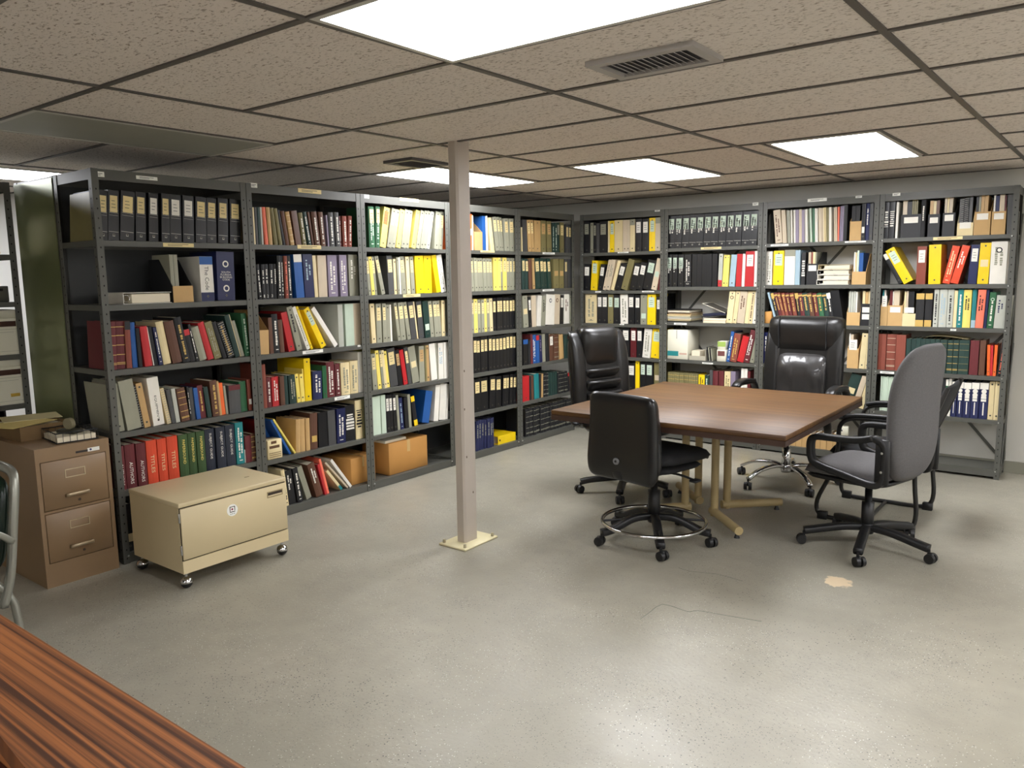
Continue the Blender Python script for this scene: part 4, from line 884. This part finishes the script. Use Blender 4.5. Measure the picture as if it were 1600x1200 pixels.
# green chair at the left edge
t = thing('steel_chair', 'green vinyl chair with brushed metal frame cut off by the left photo edge', 'chair', (.665, -1.10, 0), R(-86))
ALU = mat('brushed_aluminium', (150, 150, 140), .38, .7); GV = mat('chair_green_vinyl', (10, 30, 20), .32)
obj('backrest', MB().pillow(back_map((-.235, 0, .42), R(8), .25, 0, .38), lambda v: .2, .38, .03, .03), GV, t)
obj('back_frame', MB().ribbon([(-.2, -.235, .30), (-.235, -.238, .42), (-.265, -.235, .62), (-.29, -.22, .77), (-.305, -.16, .815), (-.31, 0, .822), (-.305, .16, .815), (-.29, .22, .77), (-.265, .235, .62), (-.235, .238, .42), (-.2, .235, .30)], .014, .016, 0, (1, 0, .1)), ALU, t)
obj('seat', MB().pillow(seat_map((.0, 0, .43), .03), lambda v: .235, .46, .045, .03), GV, t)
for sx in (-1, 1):
    for sy in (-1, 1): obj('leg', MB().tube([(sx*.17, sy*.2, .42), (sx*.2-(.04 if sx < 0 else 0), sy*.235, .3), (sx*.245, sy*.25, 0)], .015, 8, sub=3), ALU, t)
for sy in (-1, 1): obj('armrest', MB().ribbon([(-.255, sy*.24, .55), (-.15, sy*.26, .62), (.1, sy*.265, .63), (.19, sy*.25, .56), (.19, sy*.235, .4)], .014, .012), ALU, t)

# ------------------------------------------------------------------ file cabinet and what lies on it
FC = mat('brown_beige_enamel', (138, 112, 82), .42, 0, 0, .05, 4); FD = mat('cabinet_gap', (58, 46, 36), .7)
t = thing('file_cabinet', 'two-drawer brown-beige steel file cabinet at left with papers on top', 'cabinet', (.02, -.40, 0))
W_, H_ = .366, .725
m = MB(); m.box((-.66, 0, .0), (-.02, W_, H_)); 
m.box((-.02, 0, 0), (0, W_, .125)); m.box((-.02, 0, .655), (0, W_, H_)); m.box((-.02, 0, .125), (0, .02, .655)); m.box((-.02, W_-.02, .125), (0, W_, .655)); m.box((-.02, .02, .386), (0, W_-.02, .398))
obj('body', m, FC, t)
obj('drawer_gap', MB().box((-.0199, .0205, .1255), (-.012, W_-.0205, .6545)), FD, t)
for z0, z1 in ((.128, .383), (.401, .652)):
    d = obj('drawer', MB().rbox((-.0119, .023, z0), (.002, W_-.023, z1), .002, 1), FC, t)
    h = MB(); zz = z0+.062
    h.ribbon([(.002, W_/2-.055, zz), (.022, W_/2-.05, zz+.004), (.026, W_/2, zz+.006), (.022, W_/2+.05, zz+.004), (.002, W_/2+.055, zz)], .009, .0035, 0, (0, 0, 1))
    obj('handle', h, mat('pewter_handle', (176, 158, 130), .32, .7), d)
    lh = MB(); zl = z1-.075
    for a, b in (((W_/2-.05, zl-.022), (W_/2+.05, zl-.018)), ((W_/2-.05, zl+.018), (W_/2+.05, zl+.022)), ((W_/2-.05, zl-.018), (W_/2-.046, zl+.018)), ((W_/2+.046, zl-.018), (W_/2+.05, zl+.018))): lh.box((.002, *a), (.005, *b))
    obj('label_holder', lh, mat('label_frame_metal', (196, 178, 146), .35, .5), d)
    obj('lock', MB().cyl((.002, W_/2+.01, z0+.028), (.005, W_/2+.01, z0+.028), .007, .006, 12), FD, d)
obj('nameplate', MB().box((0, .195, .672), (.0015, .255, .683)), mat('nameplate_dark', (46, 38, 34), .4), t)
sm = MB(); sm.box((0, .255, .670), (.0012, .315, .689)); sm.cyl((.0012, .27, .68), (.0016, .27, .68), .006, None, 12, 1)
obj('asset_sticker', sm, [LABW, mat('seal_blue', (60, 66, 110), .5)], t)
CARD = mat('cardboard', (168, 122, 66), .8, 0, 0, .06, 8); CARDD = mat('old_cardboard', (112, 88, 56), .85, 0, 0, .12, 12)
# open carton tray on the cabinet
t = thing('cardboard_tray', 'shallow brown cardboard tray of papers on the file cabinet', 'box', (-.46, -.235, H_+.0006), R(3))
m = MB(); a, b, hh = .20, .13, .075
m.box((-a, -b, 0), (a, b, .004))
for p, q in (((-a,-b),(a,-b+.004)), ((-a,b-.004),(a,b)), ((-a,-b+.004),(-a+.004,b-.004)), ((a-.004,-b+.004),(a,b-.004))): m.box((*p, .004), (*q, hh))
obj('tray_walls', m, CARDD, t)
obj('paper_fill', MB().box((-a+.008, -b+.008, .0045), (a-.008, b-.008, .06)), PAPER, t)
for i, (x, y, rz, c) in enumerate(((-.40, -.30, 22, (226, 204, 128)), (-.54, -.19, -14, (214, 200, 150)))):
    o = obj('loose_sheet', MB().box((-.11, -.14, 0), (.11, .14, .002)), mat('sheet_%s' % ('yellow' if i == 0 else 'cream'), c, .8), None, (x, y, H_+.0765+.003*i), (0, 0, R(rz)))
    tag(o, ['pale yellow printed form lying over the cardboard tray', 'cream paper sheet behind the yellow form on the cardboard tray'][i], 'paper', 'papers on the file cabinet')
# wire basket tray
t = thing('wire_basket', 'black wire letter basket with papers on the file cabinet', 'basket', (-.125, -.165, H_+.0006), R(-6))
a, b, hh = .115, .10, .055; m = MB()
for z in (.004, hh): m.tube([(-a,-b,z),(a,-b,z),(a,b,z),(-a,b,z)], .003, 6, closed=True, sub=1)
for i in range(9):
    x = -a+2*a*i/8; m.tube([(x,-b,hh),(x,-b,.004),(x,b,.004),(x,b,hh)], .0014, 5, sub=1)
for i in range(7):
    y = -b+2*b*i/6; m.tube([(-a,y,hh),(-a,y,.004),(a,y,.004),(a,y,hh)], .0014, 5, sub=1)
obj('wire_mesh', m, BLACKP, t)
obj('paper_stack', MB().box((-a+.008, -b+.008, .0065), (a-.008, b-.008, .032)), PAPER, t)
t = thing('tape_dispenser', 'small dark tape holder lying on papers in the wire basket', 'tape holder', (-.12, -.165, H_+.0335), R(20))
obj('body', MB().rbox((-.06, -.035, 0), (.06, .035, .022), .008, 2), mat('dark_olive_plastic', (52, 50, 40), .35), t)
obj('reel', MB().cyl((0, -.012, .05), (0, .012, .05), .03, None, 20), mat('reel_khaki', (136, 128, 100), .3), t)

# ------------------------------------------------------------------ rolling beige cabinet
CB = mat('beige_enamel', (206, 189, 150), .4, 0, 0, .04, 3)
t = thing('rolling_cabinet', 'low beige steel cabinet on chrome casters with a round white sticker', 'cabinet', (.37, .32, 0))
a, b, z0, z1 = .25, .32, .085, .452
m = MB(); m.rbox((-a, -b, z1-.024), (a, b, z1), .004, 2); m.box((-a+.004, -b+.003, z0), (a-.012, b-.003, z1-.024)); m.box((a-.012, -b+.003, z0), (a-.001, b-.003, z0+.065))
obj('body', m, CB, t)
obj('door_gap', MB().box((a-.0119, -b+.005, z0+.0652), (a-.008, b-.005, z1-.0242)), mat('cabinet_shadow_gap', (70, 62, 46), .7), t)
d = obj('drop_front', MB().rbox((a-.0078, -b+.008, z0+.072), (a+.001, b-.004, z1-.030), .002, 1), CB, t)
pz = pt(413, 784, 0, .62); hz, hy = z1-.075, b-.078
h = MB(); h.box((a+.001, hy-.05, hz-.017), (a+.003, hy+.05, hz-.011)); h.box((a+.001, hy-.05, hz+.011), (a+.003, hy+.05, hz+.017)); h.box((a+.001, hy-.05, hz-.011), (a+.003, hy-.046, hz+.011)); h.box((a+.001, hy+.046, hz-.011), (a+.003, hy+.05, hz+.011)); h.box((a+.001, hy-.046, hz-.004), (a+.002, hy+.046, hz+.011), 1)
obj('pull_handle', h, [mat('handle_steel', (172, 156, 120), .3, .5), FD], d)
ps = pt(363, 797, 0, .621); sy, sz = ps.y-.32, ps.z
st = MB(); st.cyl((a+.001, sy, sz), (a+.0022, sy, sz), .032, None, 28, 0)
e = .0026
for (y0, zz0, y1, zz1) in ((-.016,-.006,-.012,.019), (.012,-.004,.016,.019), (-.016,.016,.016,.020), (-.016,-.011,.016,-.007)): st.box((a+.0022, sy+y0, sz+zz0), (a+e, sy+y1, sz+zz1), 1)
st.cyl((a+.0022, sy-.001, sz+.005), (a+e, sy-.001, sz+.005), .006, None, 14, 2)
for y0 in (-.014, -.004, .007): st.box((a+.0022, sy+y0, sz-.021), (a+e, sy+y0+.006, sz-.018), 3)
obj('round_sticker', st, [LABW, mat('sticker_dark', (52, 28, 30), .5), mat('sticker_pink', (150, 70, 88), .5), INK], d)
obj('hinge', MB().cyl((a-.004, -b+.002, z0+.10), (a-.004, -b+.002, z0+.15), .005, None, 8).cyl((a-.004, -b+.002, z1-.10), (a-.004, -b+.002, z1-.05), .005, None, 8), CHROME, t)
obj('top_scratch', MB().rbox((.06, .18, z1-.0002), (.067, .21, z1+.0006), .0003, 1), mat('scratch_dark', (100, 88, 56), .7), t)
for sx in (-1, 1):
    for sy_ in (-1, 1):
        x, y = sx*(a-.03), sy_*(b-.03); c_ = MB()
        c_.cyl((x, y, .05), (x, y, z0), .007, None, 8)
        c_.lathe([(.0312,-.002),(.031,.006),(.025,.02),(.008,.03)], (x, y, .031), 18)
        k_ = obj('caster', c_, CHROME, t); obj('caster_ball', MB().lathe([(.006,-.030),(.018,-.024),(.0275,-.0125),(.030,0),(.0295,.004)], (x, y, .031), 18), BLACKP, k_)

# ------------------------------------------------------------------ wooden desk ledge in the foreground
OAK = wood_mat('stained_oak', (64, 34, 16), (148, 90, 46), .6, 95, .6, 0, .8, .38, .62)
t = thing('wooden_desk', 'stained oak desk ledge with heavy grain in the lower left corner', 'desk', (0, 0, 0))
out_ = [(1.75,-1.435), (1.77,-1.422), (4.7,-1.42), (4.7,-2.5), (3.6,-2.5), (3.52,-2.1), (3.42,-1.8), (3.28,-1.66), (3.12,-1.60), (2.98,-1.588), (1.75,-1.585)]
m = MB().prism(out_[::-1], .868, .9); obj('ledge_top', m, OAK, t)
obj('front_panel', MB().box((1.8, -1.52, 0), (4.65, -1.47, .8675)), OAK, t)
obj('writing_surface', MB().box((1.8, -2.5, .70), (4.65, -1.521, .73)), mat('dark_brown_wood', (62, 26, 14), .5), t)
for x in (1.82, 4.57): obj('end_panel', MB().box((x, -2.49, 0), (x+.04, -1.53, .6995)), OAK, t)

# ------------------------------------------------------------------ boxes, flat binders and papers on the shelves
WB = mat('white_board', (226, 222, 202), .7, 0, .03); OR = mat('tan_carton', (196, 142, 74), .75, 0, 0, .05, 6)
def shelf_loc(bay, lv, a, inset=.02, dz=.0006):
    z = LEV[bay][lv]+dz
    return ((-inset, a, z), R(90)) if bay[0] == 'A' else ((a, YB+inset, z), 0)
def carton(bay, lv, a, w, d, h, label, m=OR, flap=True, inset=.03, rz=0, name='cardboard_box'):
    loc, r = shelf_loc(bay, lv, a, inset); t = thing(name, label, 'box', loc, r+R(rz), 'boxes on the shelves')
    obj('box_body', MB().rbox((0, 0, 0), (w, d, h), .003, 1), m, t)
    if flap: obj('tape_strip', MB().box((w*.46, -.0006, h*.62), (w*.54, .0, h*.998)).box((w*.46, 0, h), (w*.54, d, h+.0006)), mat('box_tape', (206, 170, 110), .3), t)
    return t
Ya = lambda u: along('A', u, .06); 
carton('A3', 5, Ya(611), .42, .30, .245, 'large tan cardboard box on the bottom shelf left of the post', rz=0, inset=.04)
loc, r = shelf_loc('A3', 5, Ya(611)-.015, .06, .2462+.0006)
t = thing('paper_ream', 'white paper pack lying on the large tan cardboard box', 'paper', loc, r, None)
obj('wrapper', MB().rbox((0, 0, 0), (.22, .28, .022), .003, 1), WB, t); obj('paper_block', MB().box((.002, -.001, .003), (.218, 0, .019)), PAPER, t)
carton('A2', 5, Ya(548)+.04, .235, .33, .195, 'smaller tan cardboard box at the right end of the bottom shelf, second bay', inset=.06)
# card index box with slotted front
u0, u1 = along('A', 400+140/8, .397), along('A', 400+318/8, .397)
loc, r = shelf_loc('A2', 4, u0, .012); t = thing('card_file', 'cream card file box with slots and a row of holes, fifth shelf', 'box', loc, r, None)
w_, h_ = u1-u0, .125
obj('box_body', MB().rbox((0, 0, 0), (w_, .1, h_), .002, 1), mat('cream_board', (232, 206, 150), .7), t)
sl = MB()
for x0, x1, zz in ((.25,.62,.80), (.12,.82,.56)): sl.box((w_*x0, -.0008, h_*zz), (w_*x1, 0, h_*zz+.018))
for j in range(3):
    for i in range(10): sl.box((w_*(.08+.085*i), -.0008, h_*(.1+.1*j)), (w_*(.08+.085*i)+.006, 0, h_*(.1+.1*j)+.005))
obj('slot_pattern', sl, mat('slot_brown', (94, 66, 40), .8), t)
def flat_binder(bay, lv, a, w, d, th, col, label, spine, zoff=0, inset=.03, rz=0, group='binders lying flat'):
    loc, r = shelf_loc(bay, lv, a, inset, .0006+zoff); t = thing('lying_binder', label, 'binder', loc, r+R(rz), group)
    q = .003; mm = cmat(col, 'r')
    obj('cover', MB().box((0, 0, 0), (w, d, q)).box((0, 0, th-q), (w, d, th)).box(*(((0, 0, q), (q, d, th-q)) if spine == 'left' else ((0, 0, q), (w, q, th-q)))), mm, t)
    if spine == 'left':
        obj('page_block', MB().box((.05, .006, q+.002), (w-.006, d-.01, th-.008)), PAPER, t)
        obj('ring', MB().tube([(.03+.019*math.cos(i*math.pi/6), .03, th/2+.019*min(1, th/.05)*math.sin(i*math.pi/6)) for i in range(12)], .003, 6, 0, True, 2), CHROME, t)
    else:
        obj('page_block', MB().box((.006, .05, q+.002), (w-.006, d-.01, th-.008)), PAPER, t)
        obj('finger_ring', MB().cyl((w*.1, .0005, th/2), (w*.1, -.001, th/2), .009, None, 12), HOLE, t)
    return t
flat_binder('A1', 1, along('A', 194, 1.43), .275, .28, .062, 'w', 'white ring binder lying flat on the second shelf, first left bay', 'left')
flat_binder('A4', 5, along('A', 779, .06), .26, .27, .075, 'y', 'yellow ring binder lying flat on the bottom shelf right of the post', 'front')
z_ = 0
for i in range(4):
    flat_binder('B3', 1, along('B', 1276+(i % 2)*.8, 1.45), .25, .25, .040, 'c' if i == 3 else 'w', ['bottom white binder', 'second white binder up', 'third white binder up', 'topmost cream-white binder'][i]+' in the flat stack, second shelf, third back bay', 'left', z_, .02+.004*i); z_ += .0406
# loose folders and an open clear binder, second back bay
x_ = along('B', 1042, 1.11); z_ = 0
for i in range(7):
    c, nm = [('k', 'black'), ('c', 'cream'), ('w', 'white'), ('G', 'light grey'), ('c', 'cream'), ('t', 'tan'), ('k', 'black')][i]; th = [.012, .014, .010, .012, .014, .016, .028][i]
    loc, r = shelf_loc('B2', 2, x_+.004*(i % 3), .015+.004*(i % 2), .0006+z_)
    t = thing('folder', '%s folder, %s from bottom of the pile, third shelf, second back bay' % (nm, ['lowest', 'second', 'third', 'fourth', 'fifth', 'sixth', 'seventh'][i]), 'folder', loc, r+R((-2, 1, 2, -1, 0, 1, -2)[i]), 'folders in the pile')
    obj('folder_cover', MB().box((0, 0, 0), (.235, .26, .0035)).box((0, 0, th-.0035), (.235, .26, th)).box((0, .2582, .0035), (.235, .26, th-.0035)), cmat(c, 'p'), t)
    obj('paper_block', MB().box((.006, .01, .0036), (.228, .255, th-.0036)), PAPER, t); z_ += th+.0012
x2 = along('B', 1099, 1.11)
for i in range(2):
    loc, r = shelf_loc('B2', 2, x2+.006*i, .012, .0006+i*.021); t = thing('manila_pad', ['cream writing pad lying under the tan folder stack', 'tan manila folder stack on a cream pad'][i]+', third shelf, second back bay', 'paper', loc, r, 'pads under the open binder')
    obj('pad_cover', MB().box((0, 0, 0), (.215, .24, .002)), cmat('ct'[i], 'p'), t); obj('paper_block', MB().box((.003, .002, .002), (.212, .238, .02)), PAPER, t)
t = thing('open_binder', 'black open binder propped on the pads with its clear cover raised', 'binder', (x2-.02, YB+.03, LEV['B2'][2]+.048), 0, None)
xa = Matrix.Rotation(R(-5), 4, 'Y'); xb = Matrix.Rotation(R(25), 4, 'Y')
obj('base_cover', MB().box((0, 0, 0), (.235, .23, .006), 0, xa), cmat('k', 'r'), t)
obj('page_block', MB().box((.012, .008, .007), (.225, .222, .03), 0, xa), mat('dark_divider', (34, 38, 60), .4), t)
fr = MB(); xf = Matrix.Translation((.0, 0, .125)) @ Matrix.Rotation(R(21), 4, 'Y')
for p, q in (((0,0),(.235,.008)), ((0,.222),(.235,.23)), ((0,.008),(.008,.222)), ((.227,.008),(.235,.222))): fr.box((*p, 0), (*q, .003), 0, xf)
fr.box((.008, .008, .001), (.227, .222, .002), 1, xf); obj('raised_cover', fr, [WB, mat('clear_sleeve', (96, 94, 88), .12)], t)
# white carton and small trays, fourth shelf of the second back bay
x3 = along('B', 1043, .77); w3 = along('B', 1075, .77)-x3
t = carton('B2', 3, x3, w3, .25, .272, 'white carton with a teal label stripe, fourth shelf, second back bay', WB, False, .015, name='storage_box')
lb = MB(); lb.box((.004, -.0008, .03), (w3*.55, 0, .075)); lb.box((w3*.6, -.0008, .045), (w3*.95, 0, .06), 1); obj('printed_label', lb, [mat('teal_print', (60, 150, 168), .5), mat('pink_print', (206, 170, 150), .5)], t)
obj('lid_slit', MB().box((w3*.45, -.0008, .19), (w3*.47, 0, .271)), INK, t)
xt_ = along('B', 1077, .77)
t = thing('desk_tray', 'small grey-white card tray beside the white carton', 'tray', (xt_, YB+.02, LEV['B2'][3]+.0006), 0, None)
m = MB(); m.box((0,0,0),(.16,.2,.004)); m.box((0,0,.004),(.004,.2,.055)); m.box((.156,0,.004),(.16,.2,.10)); m.box((.004,0,.004),(.156,.004,.04)); obj('tray_body', m, mat('tray_grey', (176, 170, 152), .5), t)
obj('card_block', MB().box((.02, .01, .0045), (.1, .14, .085)), PAPER, t)
xf_ = along('B', 1104, .77)
for i in range(4):
    o = make_item('B', 3, 'B2', xf_+.012*i+.011, LEV['B2'][3]+.001, .010, .125-.004*i, -.12, 'gp' if i % 2 else 'km', [], .03, .18)
t = thing('card_box', 'cream index card box with a green-topped pack on it, fourth shelf', 'box', (along('B', 1119, .77)+.004, YB+.025, LEV['B2'][3]+.0006), 0, None)
obj('box_body', MB().rbox((0, 0, 0), (.085, .17, .105), .003, 1), WB, t); obj('front_panel', MB().box((.01, -.001, .05), (.075, 0, .095)), mat('dark_red_cards', (112, 66, 62), .6), t)
t = thing('tissue_pack', 'small green and white pack on the cream index card box', 'box', (along('B', 1119, .77)+.008, YB+.03, LEV['B2'][3]+.1065), 0, None)
obj('carton_body', MB().rbox((0, 0, 0), (.076, .13, .075), .004, 1), WB, t); obj('printed_band', MB().box((.001, -.001, .028), (.075, 0, .073)), mat('lime_print', (160, 186, 92), .5), t)
# small box on the shelf beside the blue binder, third back bay; white boxes on the tan files
t = carton('B3', 2, along('B', 1194.5, 1.12), .06, .14, .10, 'small tan card box left of the red and green volumes', OR, False, .02)
def white_box(x, z, w, label):
    t = thing('switch_box', label, 'box', (x, YB+.05, z), R(8), None)
    obj('box_body', MB().rbox((0, 0, 0), (w, .1, .075), .004, 1), WB, t); obj('printed_mark', MB().box((w*.3, -.0008, .035), (w*.42, 0, .05)), INK, t)
_x, _z = onfront('B', 1120+880/5.217, 630+242/5.217)
white_box(2.50, LEV['B3'][5]+.9*(_z-LEV['B3'][5])+.0012, .075, 'small white plug box on the tan magazine files under the table edge')
# sheet on the dark green volumes
tops = [o for o, s_, l_, b_, a_, k_, kd in ITEMS if b_ == 'B4' and l_ == 3 and 'dark green' in k_]
zt = max(max(v.co.z for v in o.data.vertices) for o in tops)+LEV['B4'][3]+.001
m = MB(); n = 8; vs = []; fs = []
for i in range(n+1):
    for j in (0, 1): vs.append((.30*i/n, .18*j, .022*math.sin(math.pi*(i/n)**.7)*(.9+.1*j)+.001))
for i in range(n): fs.append((2*i, 2*i+1, 2*i+3, 2*i+2))
m.add(vs, fs, 0, True); m.add([(x, y, z+.0015) for x, y, z in vs], [f[::-1] for f in fs], 0, True)
o = obj('paper_sheet', m, mat('sheet_cream', (214, 200, 150), .8), None, (along('B', 1442, zt), YB+.03, zt), (0, 0, 0)); tag(o, 'cream sheet lying on top of the dark green volumes, rightmost back bay', 'paper')
# the far-left unit
def archive_box(y, z, h, label, soiled):
    t = thing('file_box', label, 'box', (-.97, y, z+.0006), R(90), 'white file boxes')
    obj('box_body', MB().box((0, 0, 0), (.33, .36, h-.05)), WB, t)
    obj('lid', MB().rbox((-.004, -.004, h-.0495), (.334, .364, h), .003, 1), WB, t)
    hm = MB(); hm.rbox((.185, -.0012, h-.098), (.315, .001, h-.066), .0009, 1); obj('hand_hole', hm, mat('hole_brown', (70, 44, 34), .8), t)
    pm = MB(); pm.box((.02, -.0008, h-.115), (.32, 0, h-.1135)); pm.box((.02, -.0008, h-.132), (.3, 0, h-.1305))
    for i in range(5): pm.box((.02, -.0008, .025+.02*i), (.02+.1+.04*rng.random(), 0, .0265+.02*i))
    pm.box((.02, -.0008, .02), (.325, 0, .0212)); obj('printed_form', pm, mat('form_grey', (150, 148, 132), .7), t)
    if soiled: obj('stain', MB().rbox((.25, -.0011, .045), (.30, .0, .065), .0008, 1), mat('yellow_stain', (206, 170, 70), .8), t)
archive_box(-.375, 1.128, .265, 'white file box with hand hole, upper one at the far left', False)
archive_box(-.375, .83, .275, 'white file box with a yellow stain, lower one at the far left', True)
t = thing('video_player', 'dark grey video player on the far-left shelf above the file boxes', 'device', (-.97, -.50, 1.4406), R(90))
obj('case', MB().rbox((0, 0, 0), (.42, .32, .095), .004, 1), mat('device_grey', (92, 92, 84), .4), t)
obj('slot', MB().box((.06, -.001, .015), (.36, 0, .055)), BLACKP, t); obj('button_strip', MB().box((.3, -.001, .065), (.39, 0, .08)), HOLE, t)
for i in range(3):
    o = obj('leaning_folder', MB().box((0, 0, 0), (.018, .24, .24)), cmat('cpc'[i], 'm'), None, (-.975, -.16+.022*i, 1.719), (0, R(-20), R(90)))
    tag(o, ['cream folder leaning on the top shelf at far left, leftmost of three', 'pale green folder leaning between two cream ones at far left', 'cream folder leaning on the top shelf at far left, rightmost of three'][i], 'folder', 'folders leaning at far left')
o = obj('door_wedge', MB().box((0,0,0),(.05,.004,.11)), mat('pale_tag', (150, 150, 124), .6), None, None)
bpy.data.objects.remove(o)
# ------------------------------------------------------------------ labels of the shelved things: look first, then which of its like, then where
def finish_labels():
    by = {}
    for it in ITEMS: by.setdefault((it[2], it[3], it[5]), []).append(it)
    for (lv, bay, lk), its in by.items():
        its.sort(key=lambda q: q[4])
        for i, (o, side, _l, _b, a, _k, kind) in enumerate(its):
            where = '%s, %s' % (SHELF[lv], BAY[bay])
            o['label'] = ('%s on the %s' % (lk, where)) if len(its) == 1 else '%s %s from left, %s' % (ORD[i], lk, where)
            o['category'] = KW[kind][2]; o['group'] = '%s on the %s, %s' % (KW[kind][3], SHELF[lv], BAY[bay])
finish_labels()
bpy.context.view_layer.update()
for o_ in bpy.data.objects:
    if o_.type == 'MESH' and len(o_.data.polygons) > 0 and not o_.data.get('n'):
        hull_normals(o_.data); o_.data['n'] = 1
